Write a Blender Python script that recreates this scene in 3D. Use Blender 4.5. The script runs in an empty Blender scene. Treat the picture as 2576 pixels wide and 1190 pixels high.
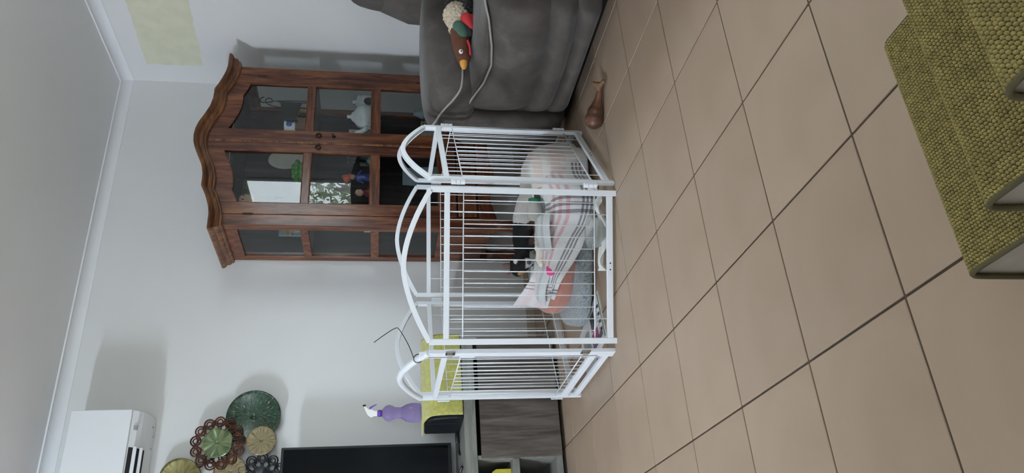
import bpy, bmesh, math, random
from mathutils import Vector, Matrix, Euler, noise
random.seed(7)
PI = math.pi
sc = bpy.context.scene
COL = sc.collection

# ------------------------------------------------------------------ camera
FPX = 1954.643
cam_d = bpy.data.cameras.new('camera'); cam = bpy.data.objects.new('camera', cam_d); COL.objects.link(cam)
cam_d.sensor_fit = 'HORIZONTAL'; cam_d.sensor_width = 36.0; cam_d.lens = FPX / 2576.0 * 36.0
cam_d.clip_start = 0.02; cam_d.clip_end = 200
PITCH, YAW, ROLL = math.radians(9.7255), math.radians(28.1946), math.radians(-0.835)
fwd = Vector((math.sin(YAW) * math.cos(PITCH), math.cos(YAW) * math.cos(PITCH), -math.sin(PITCH)))
r0 = Vector((math.cos(YAW), -math.sin(YAW), 0.0)); u0 = r0.cross(fwd)
rgt = r0 * math.cos(ROLL) + u0 * (-math.sin(ROLL)); upv = rgt.cross(fwd)
# the phone was held on its side: picture-right is world-down, picture-up is world-right
M = Matrix((-upv, rgt, -fwd)).transposed()
cam.matrix_world = Matrix.Translation((-2.122, -0.744, 0.868)) @ M.to_4x4()
sc.camera = cam

# ------------------------------------------------------------------ view, world
sc.view_settings.view_transform = 'Standard'; sc.view_settings.look = 'None'
sc.view_settings.exposure = 0.09; sc.view_settings.gamma = 1.0; sc.view_settings.use_curve_mapping = False
w = bpy.data.worlds.new('overcast_sky'); sc.world = w; w.use_nodes = True
bg = w.node_tree.nodes['Background']; bg.inputs[0].default_value = (0.86, 0.93, 1.0, 1); bg.inputs[1].default_value = 12.0
LAMP_STRENGTH = 525.0

def portal(name, loc, size, size_y, look):
    """marks a glazed opening for the sky's light"""
    d = bpy.data.lights.new(name, 'AREA'); d.shape = 'RECTANGLE'; d.size = size; d.size_y = size_y; d.cycles.is_portal = True
    o = bpy.data.objects.new(name, d); COL.objects.link(o); o.location = loc
    o.rotation_euler = Vector(look).to_track_quat('-Z', 'Z').to_euler(); return o
portal('portal_added_door', (-2.2, -3.15, 1.05), 1.4, 2.1, (0, 1, 0))
portal('portal_window', (1.10, 0.09, 1.465), 2.58, 0.87, (-1, 0, 0))

# ------------------------------------------------------------------ materials
def new_mat(name):
    m = bpy.data.materials.new(name); m.use_nodes = True
    nt = m.node_tree; return m, nt, nt.nodes['Principled BSDF']
def ramp(nt, stops):
    r = nt.nodes.new('ShaderNodeValToRGB'); e = r.color_ramp.elements
    while len(e) > 1: e.remove(e[0])
    e[0].position = stops[0][0]; e[0].color = (*stops[0][1], 1)
    for p, c in stops[1:]:
        n = e.new(p); n.color = (*c, 1)
    return r
def coords(nt, scale=(1, 1, 1), rot=(0, 0, 0), src='Object'):
    t = nt.nodes.new('ShaderNodeTexCoord'); mp = nt.nodes.new('ShaderNodeMapping')
    mp.inputs['Scale'].default_value = scale; mp.inputs['Rotation'].default_value = rot
    nt.links.new(t.outputs[src], mp.inputs[0]); return mp
def noise_n(nt, vec, scale, detail=4, rough=0.55, dist=0.0):
    n = nt.nodes.new('ShaderNodeTexNoise'); n.inputs['Scale'].default_value = scale
    n.inputs['Detail'].default_value = detail; n.inputs['Roughness'].default_value = rough
    n.inputs['Distortion'].default_value = dist; nt.links.new(vec.outputs[0], n.inputs['Vector']); return n
def bump(nt, b, src, strength, dist=0.002):
    n = nt.nodes.new('ShaderNodeBump'); n.inputs['Strength'].default_value = strength; n.inputs['Distance'].default_value = dist
    nt.links.new(src, n.inputs['Height']); nt.links.new(n.outputs[0], b.inputs['Normal']); return n
def plain(name, col, rough=0.5, metal=0.0, var=0.0, vscale=20, bstr=0.0, bscale=60, bdist=0.002, spec=None, sheen=0.0):
    m, nt, b = new_mat(name)
    b.inputs['Base Color'].default_value = (*col, 1); b.inputs['Roughness'].default_value = rough; b.inputs['Metallic'].default_value = metal
    if spec is not None: b.inputs['Specular IOR Level'].default_value = spec
    if sheen: b.inputs['Sheen Weight'].default_value = sheen; b.inputs['Sheen Roughness'].default_value = 0.5
    mp = coords(nt)
    if var:
        n = noise_n(nt, mp, vscale)
        r = ramp(nt, [(0.3, tuple(max(0, c * (1 - var)) for c in col)), (0.7, tuple(min(1, c * (1 + var)) for c in col))])
        nt.links.new(n.outputs[0], r.inputs[0]); nt.links.new(r.outputs[0], b.inputs['Base Color'])
    if bstr:
        n2 = noise_n(nt, mp, bscale, 3); bump(nt, b, n2.outputs[0], bstr, bdist)
    return m
def wood(name, dark, mid, light, scale=(9, 9, 0.9), rough=0.4, bstr=0.15, coat=0.0, nscale=3.0):
    m, nt, b = new_mat(name); mp = coords(nt, scale)
    n = noise_n(nt, mp, nscale, 8, 0.62, 0.6)
    n2 = noise_n(nt, mp, nscale * 6, 4, 0.6)
    mx = nt.nodes.new('ShaderNodeMath'); mx.operation = 'MULTIPLY_ADD'; mx.inputs[1].default_value = 0.35
    nt.links.new(n2.outputs[0], mx.inputs[0]); nt.links.new(n.outputs[0], mx.inputs[2])
    r = ramp(nt, [(0.42, dark), (0.62, mid), (0.85, light)])
    nt.links.new(mx.outputs[0], r.inputs[0]); nt.links.new(r.outputs[0], b.inputs['Base Color'])
    b.inputs['Roughness'].default_value = rough; b.inputs['Coat Weight'].default_value = coat; b.inputs['Coat Roughness'].default_value = 0.2; b.inputs['Specular IOR Level'].default_value = 0.25
    bump(nt, b, n2.outputs[0], bstr, 0.001); return m
def glass(name, tint=(1, 1, 1), ior=1.5, rough=0.0):
    m = bpy.data.materials.new(name); m.use_nodes = True; nt = m.node_tree
    for n in list(nt.nodes): nt.nodes.remove(n)
    out = nt.nodes.new('ShaderNodeOutputMaterial'); mix = nt.nodes.new('ShaderNodeMixShader')
    tr = nt.nodes.new('ShaderNodeBsdfTransparent'); tr.inputs[0].default_value = (*tint, 1)
    gl = nt.nodes.new('ShaderNodeBsdfGlossy'); gl.inputs['Roughness'].default_value = rough
    lw = nt.nodes.new('ShaderNodeLayerWeight'); lw.inputs[0].default_value = 0.5     # Facing = 1 - |cos|
    pw = nt.nodes.new('ShaderNodeMath'); pw.operation = 'POWER'; pw.inputs[1].default_value = 5.0; nt.links.new(lw.outputs['Facing'], pw.inputs[0])
    f0 = ((ior - 1) / (ior + 1)) ** 2; fr = nt.nodes.new('ShaderNodeMath'); fr.operation = 'MULTIPLY_ADD'
    fr.inputs[1].default_value = 1 - f0; fr.inputs[2].default_value = f0; nt.links.new(pw.outputs[0], fr.inputs[0])
    nt.links.new(fr.outputs[0], mix.inputs[0]); nt.links.new(tr.outputs[0], mix.inputs[1]); nt.links.new(gl.outputs[0], mix.inputs[2])
    nt.links.new(mix.outputs[0], out.inputs[0]); return m
def emit(name, col, s):
    m, nt, b = new_mat(name); b.inputs['Base Color'].default_value = (0.8, 0.8, 0.8, 1)
    b.inputs['Emission Color'].default_value = (*col, 1); b.inputs['Emission Strength'].default_value = s; return m
def vcol(name, rough=0.8, bstr=0.4, bscale=180, sheen=0.3, bdist=0.002):
    m, nt, b = new_mat(name); a = nt.nodes.new('ShaderNodeAttribute'); a.attribute_name = 'Col'
    mp = coords(nt); n = noise_n(nt, mp, bscale, 4)
    mx = nt.nodes.new('ShaderNodeMix'); mx.data_type = 'RGBA'; mx.blend_type = 'MULTIPLY'; mx.inputs[0].default_value = 0.5
    r = ramp(nt, [(0.3, (0.55, 0.55, 0.55)), (0.7, (1, 1, 1))]); nt.links.new(n.outputs[0], r.inputs[0])
    nt.links.new(a.outputs['Color'], mx.inputs[6]); nt.links.new(r.outputs[0], mx.inputs[7]); nt.links.new(mx.outputs[2], b.inputs['Base Color'])
    b.inputs['Roughness'].default_value = rough; b.inputs['Sheen Weight'].default_value = sheen
    bump(nt, b, n.outputs[0], bstr, bdist); return m

MT = {}
MT['wall'] = plain('white_wall_paint', (0.725, 0.72, 0.715), 0.55, var=0.012, vscale=3, bstr=0.05, bscale=160, bdist=0.001)
MT['ceil'] = plain('ceiling_paint', (0.86, 0.85, 0.86), 0.75, var=0.01, vscale=3, bstr=0.04, bscale=120, bdist=0.001)
MT['trim'] = plain('gloss_white_trim', (0.80, 0.80, 0.82), 0.4)
MT['patch'] = plain('raw_filler', (0.66, 0.65, 0.50), 0.8, var=0.05, vscale=14, bstr=0.1, bscale=60)
MT['grout'] = plain('brown_grout', (0.085, 0.058, 0.036), 0.95, var=0.15, vscale=30)
def tile_mat():
    m, nt, b = new_mat('beige_floor_tile'); mp = coords(nt); oi = nt.nodes.new('ShaderNodeObjectInfo')
    n = noise_n(nt, mp, 2.6, 3, 0.5, 0.8)
    r = ramp(nt, [(0.3, (0.365, 0.265, 0.190)), (0.55, (0.395, 0.293, 0.215)), (0.8, (0.42, 0.316, 0.238))])
    n3 = noise_n(nt, mp, 700, 2); r3 = ramp(nt, [(0.35, (0.93, 0.93, 0.93)), (0.6, (1, 1, 1))])
    hsv = nt.nodes.new('ShaderNodeHueSaturation'); mr = nt.nodes.new('ShaderNodeMapRange')
    mr.inputs['To Min'].default_value = 0.96; mr.inputs['To Max'].default_value = 1.04
    nt.links.new(oi.outputs['Random'], mr.inputs[0]); nt.links.new(mr.outputs[0], hsv.inputs['Value'])
    mx = nt.nodes.new('ShaderNodeMix'); mx.data_type = 'RGBA'; mx.blend_type = 'MULTIPLY'; mx.inputs[0].default_value = 1
    nt.links.new(n.outputs[0], r.inputs[0]); nt.links.new(n3.outputs[0], r3.inputs[0])
    nt.links.new(r.outputs[0], mx.inputs[6]); nt.links.new(r3.outputs[0], mx.inputs[7]); nt.links.new(mx.outputs[2], hsv.inputs['Color'])
    nt.links.new(hsv.outputs[0], b.inputs['Base Color']); b.inputs['Roughness'].default_value = 0.42
    b.inputs['Specular IOR Level'].default_value = 0.4
    n2 = noise_n(nt, mp, 9, 2); bump(nt, b, n2.outputs[0], 0.06, 0.003); return m
MT['tile'] = tile_mat()
MT['skirt'] = plain('skirting_tile', (0.50, 0.43, 0.34), 0.4, var=0.05)
MT['rosewood'] = wood('stained_rosewood', (0.020, 0.004, 0.002), (0.088, 0.024, 0.0105), (0.21, 0.078, 0.030), rough=0.45, coat=0.4)
MT['rosewood_h'] = wood('stained_rosewood_rail', (0.020, 0.004, 0.002), (0.088, 0.024, 0.0105), (0.21, 0.078, 0.030), scale=(0.9, 9, 9), rough=0.45, coat=0.4)
MT['cornice'] = wood('carved_cornice_wood', (0.022, 0.007, 0.003), (0.100, 0.036, 0.014), (0.23, 0.098, 0.038), scale=(1.2, 9, 9), rough=0.42, coat=0.3)
MT['cab_in'] = wood('dark_cabinet_back', (0.010, 0.008, 0.008), (0.022, 0.017, 0.016), (0.05, 0.042, 0.04), rough=0.6)
MT['cabglass'] = glass('cabinet_glass', (0.90, 0.92, 0.92), 1.46)
MT['winglass'] = glass('window_glass', (0.97, 0.99, 0.98), 1.5)
MT['iron'] = plain('blackened_iron', (0.018, 0.016, 0.016), 0.45, 0.7)
MT['tvwood'] = wood('grey_oak_laminate', (0.022, 0.015, 0.009), (0.070, 0.057, 0.047), (0.15, 0.13, 0.115), scale=(5, 5, 0.45), rough=0.6, bstr=0.1, nscale=3.0)
MT['tvslab'] = wood('grey_laminate', (0.15, 0.15, 0.13), (0.20, 0.20, 0.18), (0.26, 0.26, 0.235), scale=(1.5, 12, 12), rough=0.5, bstr=0.05)
MT['black'] = plain('black_plastic', (0.008, 0.009, 0.011), 0.35, var=0.1)
MT['screen'] = plain('television_glass', (0.004, 0.005, 0.006), 0.08, spec=0.18)
MT['acwhite'] = plain('white_abs', (0.82, 0.84, 0.87), 0.3)
MT['acgrey'] = plain('grey_abs', (0.33, 0.35, 0.38), 0.4)
MT['cage'] = plain('white_powder_coat', (0.78, 0.81, 0.85), 0.32, spec=0.5)
MT['chrome'] = plain('nickel_clip', (0.55, 0.54, 0.52), 0.22, 1.0)
MT['dark'] = plain('dark_recess', (0.01, 0.01, 0.012), 0.8)
def suede():
    m, nt, b = new_mat('grey_suede'); mp = coords(nt)
    n = noise_n(nt, mp, 9, 4, 0.6, 0.5); r = ramp(nt, [(0.3, (0.066, 0.056, 0.050)), (0.55, (0.092, 0.079, 0.071)), (0.8, (0.13, 0.114, 0.104))])
    nt.links.new(n.outputs[0], r.inputs[0]); nt.links.new(r.outputs[0], b.inputs['Base Color'])
    b.inputs['Roughness'].default_value = 0.8; b.inputs['Sheen Weight'].default_value = 0.15; b.inputs['Sheen Roughness'].default_value = 0.4; b.inputs['Specular IOR Level'].default_value = 0.2
    n2 = noise_n(nt, mp, 350, 2); n3 = noise_n(nt, mp, 14, 3)
    ad = nt.nodes.new('ShaderNodeMath'); ad.operation = 'MULTIPLY_ADD'; ad.inputs[1].default_value = 0.25
    nt.links.new(n2.outputs[0], ad.inputs[0]); nt.links.new(n3.outputs[0], ad.inputs[2]); bump(nt, b, ad.outputs[0], 0.22, 0.006); return m
MT['suede'] = suede()
MT['welt'] = plain('pale_welt', (0.30, 0.28, 0.26), 0.7)
MT['yellow'] = plain('yellow_microfibre', (0.58, 0.56, 0.14), 0.95, var=0.16, vscale=60, bstr=0.9, bscale=260, bdist=0.006, sheen=0.5)
MT['ytoy'] = plain('yellow_plastic', (0.62, 0.55, 0.05), 0.4)
MT['purple'] = None
def tinted(name, col, rough=0.08, trans=0.75):
    m, nt, b = new_mat(name); b.inputs['Base Color'].default_value = (*col, 1); b.inputs['Roughness'].default_value = rough
    b.inputs['Transmission Weight'].default_value = trans; b.inputs['IOR'].default_value = 1.3; return m
MT['purple'] = tinted('violet_pet_plastic', (0.50, 0.40, 0.74), 0.06, 0.8)
MT['violet'] = plain('violet_cap', (0.13, 0.045, 0.38), 0.3)
MT['white'] = plain('white_plastic', (0.8, 0.8, 0.8), 0.35)
MT['bowl'] = tinted('cloudy_plastic', (0.88, 0.90, 0.88), 0.18, 0.85)
MT['knit'] = plain('olive_knit', (0.27, 0.218, 0.082), 0.95, var=0.25, vscale=60, bstr=0.5, bscale=500, bdist=0.001, spec=0.1)
MT['knitbase'] = plain('olive_knit_ground', (0.055, 0.045, 0.012), 0.95)
MT['cord'] = plain('olive_brown_cord', (0.10, 0.085, 0.04), 0.9)
MT['felt'] = plain('beige_felt', (0.36, 0.32, 0.27), 0.95, var=0.06, vscale=40, bstr=0.4, bscale=300, bdist=0.001)
MT['plush'] = plain('grey_plush', (0.25, 0.28, 0.29), 0.95, var=0.45, vscale=110, bstr=1.0, bscale=150, bdist=0.006, sheen=0.4)
MT['plushtop'] = plain('marled_grey_plush', (0.20, 0.215, 0.235), 0.95, var=0.75, vscale=120, bstr=1.0, bscale=170, bdist=0.006)
MT['orange'] = plain('coral_fleece', (0.40, 0.165, 0.12), 0.9, var=0.12, vscale=20, bstr=0.4, bscale=90, sheen=0.4)
MT['cloth'] = plain('white_rag', (0.72, 0.71, 0.69), 0.9, var=0.05, bstr=0.4, bscale=40)
MT['pink'] = plain('hot_pink_toy', (0.72, 0.055, 0.25), 0.7, var=0.1)
MT['creamtoy'] = plain('cream_plush', (0.72, 0.66, 0.56), 0.95, bstr=0.6, bscale=60)
MT['cream_fur'] = plain('cream_fleece', (0.72, 0.60, 0.46), 0.95, var=0.15, vscale=70, bstr=1.0, bscale=140, bdist=0.008)
MT['brownfab'] = plain('brown_felt', (0.11, 0.035, 0.016), 0.9, var=0.15, bstr=0.3, bscale=120)
MT['greenfab'] = plain('green_felt', (0.055, 0.12, 0.085), 0.9, var=0.2, bstr=0.3, bscale=120)
MT['redfab'] = plain('red_felt', (0.52, 0.03, 0.035), 0.85, var=0.1)
MT['blackfur'] = plain('black_speckled_fur', (0.05, 0.045, 0.045), 0.95, var=0.95, vscale=130, bstr=1, bscale=150, bdist=0.006)
MT['beak'] = plain('orange_felt', (0.66, 0.30, 0.06), 0.85)
MT['eyew'] = plain('white_eye', (0.8, 0.8, 0.76), 0.4)
MT['roast'] = plain('roast_brown_vinyl', (0.105, 0.042, 0.022), 0.38, var=0.35, vscale=24, bstr=0.25, bscale=60)
MT['bone'] = plain('tan_vinyl', (0.17, 0.09, 0.045), 0.5, var=0.2)
MT['dogfur'] = vcol('short_dog_fur', 0.7, 0.5, 220, 0.0)
MT['dogfur'].node_tree.nodes['Principled BSDF'].inputs['Specular IOR Level'].default_value = 0.2
MT['nose'] = plain('dog_nose', (0.035, 0.037, 0.04), 0.5)

# ------------------------------------------------------------------ mesh helpers
class MB:
    def __init__(s): s.v = []; s.f = []; s.fm = []; s.cm = 0
    def add(s, vs, fs):
        o = len(s.v); s.v += [tuple(x) for x in vs]; s.f += [tuple(i + o for i in f) for f in fs]; s.fm += [s.cm] * len(fs); return s
    def box(s, x0, x1, y0, y1, z0, z1, mat=None):
        vs = [Vector((x, y, z)) for x in (x0, x1) for y in (y0, y1) for z in (z0, z1)]
        if mat: vs = [mat @ v for v in vs]
        return s.add(vs, [(0, 1, 3, 2), (4, 6, 7, 5), (0, 4, 5, 1), (2, 3, 7, 6), (0, 2, 6, 4), (1, 5, 7, 3)])
    def tube(s, pts, r, n=8, closed=False, rfun=None, sq=None):
        pts = [Vector(p) for p in pts]; m = len(pts); rings = []
        prev = None
        for i, p in enumerate(pts):
            if closed: t = pts[(i + 1) % m] - pts[(i - 1) % m]
            else: t = pts[min(i + 1, m - 1)] - pts[max(i - 1, 0)]
            t.normalize()
            if prev is None:
                a = Vector((0, 0, 1)) if abs(t.z) < 0.9 else Vector((1, 0, 0)); nn = t.cross(a).normalized()
            else: nn = (prev - t * prev.dot(t)).normalized()
            prev = nn; b = t.cross(nn); rr = rfun(i / max(1, m - 1)) if rfun else r
            rings.append([p + (nn * math.cos(2 * PI * k / n) + b * math.sin(2 * PI * k / n)) * rr for k in range(n)])
        vs = [v for q in rings for v in q]; fs = []
        for i in range(m if closed else m - 1):
            j = (i + 1) % m
            for k in range(n): fs.append((i * n + k, i * n + (k + 1) % n, j * n + (k + 1) % n, j * n + k))
        if not closed: fs += [tuple(range(n))[::-1], tuple(range((m - 1) * n, m * n))]
        return s.add(vs, fs)
    def bar(s, pts, wv, hv, w, h):
        """sweep a rectangle (half sizes w along the in-plane normal, h along hv) through the points of a plane"""
        pts = [Vector(p) for p in pts]; hv = Vector(hv); m = len(pts); vs = []
        for i, p in enumerate(pts):
            d1 = (pts[i] - pts[i - 1]).normalized() if i > 0 else (pts[1] - pts[0]).normalized()
            d2 = (pts[i + 1] - pts[i]).normalized() if i < m - 1 else d1
            n1 = d1.cross(hv).normalized(); n2 = d2.cross(hv).normalized(); nn = (n1 + n2).normalized(); k = 1 / max(0.4, nn.dot(n1))
            for a, b in ((-1, -1), (1, -1), (1, 1), (-1, 1)): vs.append(p + nn * (w * k * a) + hv * (h * b))
        fs = []
        for i in range(m - 1):
            for k in range(4): fs.append((i * 4 + k, i * 4 + (k + 1) % 4, i * 4 + 4 + (k + 1) % 4, i * 4 + 4 + k))
        fs += [(3, 2, 1, 0), (m * 4 - 4, m * 4 - 3, m * 4 - 2, m * 4 - 1)]
        return s.add(vs, fs)
    def lathe(s, prof, n=24, mat=None, cap=True):
        vs = []; m = len(prof)
        for r, z in prof:
            for k in range(n): vs.append(Vector((r * math.cos(2 * PI * k / n), r * math.sin(2 * PI * k / n), z)))
        if mat: vs = [mat @ v for v in vs]
        fs = [(i * n + k, i * n + (k + 1) % n, (i + 1) * n + (k + 1) % n, (i + 1) * n + k) for i in range(m - 1) for k in range(n)]
        if cap: fs += [tuple(range(n))[::-1], tuple(range((m - 1) * n, m * n))]
        return s.add(vs, fs)
    def sq(s, c, h, e=0.5, n=20, mat=None, dx=None):
        """rounded box (superellipsoid): centre, half sizes, exponent (0 box .. 1 ball)"""
        c = Vector(c); vs = []; fs = []; nu = n * 2; nv = n
        sg = lambda v, p: math.copysign(abs(v) ** p, v)
        for i in range(nv + 1):
            ph = -PI / 2 + PI * i / nv
            for j in range(nu):
                th = 2 * PI * j / nu
                p = Vector((h[0] * sg(math.cos(ph), e) * sg(math.cos(th), e), h[1] * sg(math.cos(ph), e) * sg(math.sin(th), e), h[2] * sg(math.sin(ph), e)))
                if dx: p = dx(p)
                vs.append((mat @ p if mat else p) + c)
        for i in range(nv):
            for j in range(nu): fs.append((i * nu + j, i * nu + (j + 1) % nu, (i + 1) * nu + (j + 1) % nu, (i + 1) * nu + j))
        return s.add(vs, fs)
    def grid(s, P, closed_u=False):
        nu = len(P); nv = len(P[0]); vs = [p for r in P for p in r]; fs = []
        for i in range(nu if closed_u else nu - 1):
            for j in range(nv - 1):
                k = (i + 1) % nu; fs.append((i * nv + j, k * nv + j, k * nv + j + 1, i * nv + j + 1))
        return s.add(vs, fs)
    def poly(s, pts2, axis, a0, a1):
        """extrude a closed 2D outline along an axis. axis x: pts=(y,z); y: pts=(x,z); z: pts=(x,y)"""
        def P(p, a): return (a, p[0], p[1]) if axis == 'x' else (p[0], a, p[1]) if axis == 'y' else (p[0], p[1], a)
        n = len(pts2); vs = [P(p, a0) for p in pts2] + [P(p, a1) for p in pts2]
        fs = [tuple(range(n)), tuple(range(n, 2 * n))[::-1]] + [(i, (i + 1) % n, n + (i + 1) % n, n + i) for i in range(n)]
        return s.add(vs, fs)
    def build(s, name, mats, parent=None, smooth=False, loc=None, bevel=0.0, seg=2, solid=0.0, sub=0):
        me = bpy.data.meshes.new(name); me.from_pydata(s.v, [], s.f); me.update()
        bm = bmesh.new(); bm.from_mesh(me); bmesh.ops.recalc_face_normals(bm, faces=bm.faces); bm.to_mesh(me); bm.free()
        for m in (mats if isinstance(mats, (list, tuple)) else [mats]): me.materials.append(MT[m] if isinstance(m, str) else m)
        if any(s.fm): me.polygons.foreach_set('material_index', s.fm)
        if smooth: me.polygons.foreach_set('use_smooth', [True] * len(me.polygons))
        o = bpy.data.objects.new(name, me); COL.objects.link(o)
        if parent: o.parent = parent
        if loc: o.location = loc
        if solid: d = o.modifiers.new('solid', 'SOLIDIFY'); d.thickness = solid; d.offset = 0
        if bevel: d = o.modifiers.new('bevel', 'BEVEL'); d.width = bevel; d.segments = seg; d.limit_method = 'ANGLE'; d.angle_limit = 0.6
        if sub: d = o.modifiers.new('sub', 'SUBSURF'); d.levels = sub; d.render_levels = sub
        return o
def thing(name, label, cat, loc=(0, 0, 0), rz=0.0, group=None):
    o = bpy.data.objects.new(name, None); COL.objects.link(o); o.location = loc; o.rotation_euler = (0, 0, rz); o.empty_display_size = 0.05
    tag(o, label, cat, group); return o
def tag(o, label, cat, group=None):
    o['label'] = label; o['category'] = cat
    if group: o['group'] = group
    return o
def struct(o, label=None):
    o['kind'] = 'structure'
    if label: o['label'] = label
    return o
def share(src, name, parent, loc=(0, 0, 0), rot=(0, 0, 0), scale=(1, 1, 1)):
    o = src.copy(); o.name = name; COL.objects.link(o); o.parent = parent; o.location = loc; o.rotation_euler = rot; o.scale = scale; return o
def bake(o):
    """replace an object's mesh by its evaluated (modifier applied) mesh"""
    dg = bpy.context.evaluated_depsgraph_get(); dg.update()
    me = bpy.data.meshes.new_from_object(o.evaluated_get(dg)); o.modifiers.clear(); o.data = me; return o
def blob(name, prims, mat, parent=None, voxel=0.006, smooth=6, loc=None):
    """one continuous skin around overlapping tapered capsules [(p0, r0, p1, r1)]"""
    mb = MB()
    for p0, a, p1, b in prims:
        p0 = Vector(p0); p1 = Vector(p1); k = max(2, int((p1 - p0).length / (0.5 * min(a, b))) + 1)
        for i in range(k):
            t = i / (k - 1); r = a + (b - a) * t; mb.sq(p0.lerp(p1, t), (r, r, r), 1.0, 8)
    o = mb.build(name, mat, parent, smooth=True, loc=loc)
    d = o.modifiers.new('r', 'REMESH'); d.mode = 'VOXEL'; d.voxel_size = voxel; d.use_smooth_shade = True
    d = o.modifiers.new('s', 'SMOOTH'); d.iterations = smooth; d.factor = 0.5
    bake(o); return o
def paint(o, fn):
    me = o.data; ca = me.color_attributes.new('Col', 'FLOAT_COLOR', 'POINT')
    for i, v in enumerate(me.vertices): ca.data[i].color = (*fn(v.co), 1)
sstep = lambda a, b, x: (lambda t: t * t * (3 - 2 * t))(min(1, max(0, (x - a) / (b - a))))
def interp(tab, x):
    if x <= tab[0][0]: return tab[0][1]
    for (a, va), (b, vb) in zip(tab, tab[1:]):
        if x <= b: return va + (vb - va) * (x - a) / (b - a)
    return tab[-1][1]
def smooth_path(pts, n=6):
    pts = [Vector(p) for p in pts]; out = []
    for i in range(len(pts) - 1):
        p0 = pts[max(0, i - 1)]; p1 = pts[i]; p2 = pts[i + 1]; p3 = pts[min(len(pts) - 1, i + 2)]
        for k in range(n):
            t = k / n
            out.append(0.5 * ((2 * p1) + (-p0 + p2) * t + (2 * p0 - 5 * p1 + 4 * p2 - p3) * t * t + (-p0 + 3 * p1 - 3 * p2 + p3) * t ** 3))
    out.append(pts[-1]); return out

# ------------------------------------------------------------------ the room
XR, YB, XL, YN, ZC = 1.055, 3.25, -6.2, -3.2, 2.397
floor = struct(MB().box(XL, XR, YN, YB, -0.06, -0.0025).build('floor', 'grout'), 'beige ceramic tile floor with dark brown grout lines')
T, G = 0.33, 0.0027
tm = {}
far = MB()
for i in range(-20, 5):
    for j in range(-10, 11):
        x0, x1 = max(i * T + G, XL), min((i + 1) * T - G, XR); y0, y1 = max(j * T + G, YN), min((j + 1) * T - G, YB)
        if x1 - x0 < 0.01 or y1 - y0 < 0.01: continue
        if i >= -10 and j >= -4:
            key = (round(x1 - x0, 3), round(y1 - y0, 3))
            if key not in tm:
                o = MB().box(0, x1 - x0, 0, y1 - y0, -0.008, 0).build('tile', 'tile', floor, bevel=0.0012, seg=1); tm[key] = o; o.location = (x0, y0, 0)
            else: share(tm[key], 'tile', floor, (x0, y0, 0))
        else: far.box(x0, x1, y0, y1, -0.008, 0)
far.build('outer_tiles', 'tile', floor)['kind'] = 'stuff'

wb = struct(MB().box(XL - 0.1, XR + 0.1, YB, YB + 0.1, -0.06, ZC + 0.1).build('wall_back', 'wall'), 'white painted wall behind the television and the cabinet')
# right wall with a window opening beside the sofa
WY0, WY1, WZ0, WZ1 = -1.2, 1.38, 1.03, 1.90
mb = MB().box(XR, XR + 0.1, YN, WY0, -0.06, ZC + 0.1).box(XR, XR + 0.1, WY1, YB, -0.06, ZC + 0.1).box(XR, XR + 0.1, WY0, WY1, -0.06, WZ0).box(XR, XR + 0.1, WY0, WY1, WZ1, ZC + 0.1)
wr = struct(mb.build('wall_right', 'wall'), 'white painted wall behind the sofa')
# unpainted filler patch on the right wall
pp = []
for k in range(60):
    t = k / 60 * 4; e = int(t); f = t - e
    c = [(2.50, 1.893), (3.088, 1.915), (3.092, 2.232), (2.50, 2.215)]; a = c[e]; b = c[(e + 1) % 4]
    pp.append((a[0] + (b[0] - a[0]) * f + random.uniform(-1, 1) * 0.006, a[1] + (b[1] - a[1]) * f + random.uniform(-1, 1) * 0.005))
MB().poly(pp, 'x', XR - 0.0012, XR + 0.002).build('filler_patch', 'patch', wr)['label'] = 'yellowish unpainted filler patch'
DX0, DX1, DZ = -2.9, -1.5, 2.1
mb = MB().box(XL - 0.1, DX0, YN - 0.1, YN, -0.06, ZC + 0.1).box(DX1, XR + 0.1, YN - 0.1, YN, -0.06, ZC + 0.1).box(DX0, DX1, YN - 0.1, YN, DZ, ZC + 0.1)
struct(mb.build('wall_near', 'wall'), 'white wall with an added glass sliding door behind the viewer')
struct(MB().box(XL - 0.1, XL, YN, YB, -0.06, ZC + 0.1).build('wall_left', 'wall'), 'white wall on the kitchen side')
struct(MB().box(-3.72, -3.60, -1.62, 0.95, -0.01, ZC).build('wall_blocker', 'wall'), 'added white wall that keeps lamp light off the near floor')  # unseen wall, added to shade the near floor from the tube lamp
struct(MB().box(-3.60, 0.2, -1.62, -1.50, -0.01, 0.98).build('wall_blocker_low', 'wall', bevel=.004), 'added low white wall behind the viewer that blocks door light')  # unseen low wall, added to block door light from the near floor
struct(MB().box(XL - 0.1, XR + 0.1, YN - 0.1, YB + 0.1, ZC, ZC + 0.1).build('ceiling', 'ceil'), 'plain white plaster ceiling')
# cove cornices
R = 0.053
def cove(s=1):
    p = [(0, 0), (0, -R - 0.004), (-0.005, -R - 0.004), (-0.005, -R + 0.002)]
    for k in range(9):
        a = PI / 2 * k / 8; p.append((-R + (R - 0.007) * math.cos(a) * 1.0, -R + (R - 0.007) * math.sin(a)))
    p = [(0, 0), (0, -R - 0.004), (-0.004, -R - 0.004)]
    for k in range(9):
        a = PI / 2 * k / 8; p.append((-0.004 - (R - 0.008) * (1 - math.cos(a)), -R + (R - 0.008) * math.sin(a)))
    p += [(-R - 0.004, -0.008), (-R - 0.004, 0)]
    return p
struct(MB().poly([(YB + a, ZC + b) for a, b in cove()], 'x', XL, XR).build('trim_1', 'trim'), 'white cove cornice above the television wall')
struct(MB().poly([(XR + a, ZC + b) for a, b in cove()], 'y', YN, YB).build('trim_2', 'trim'), 'white cove cornice above the sofa wall')
struct(MB().box(XL, XR, YB - 0.009, YB, 0, 0.045).build('baseboard_back', 'skirt'), 'low beige tile skirting')
struct(MB().box(XR - 0.009, XR, YN, YB - 0.009, 0, 0.045).build('baseboard_right', 'skirt'), 'low beige tile skirting')
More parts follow.
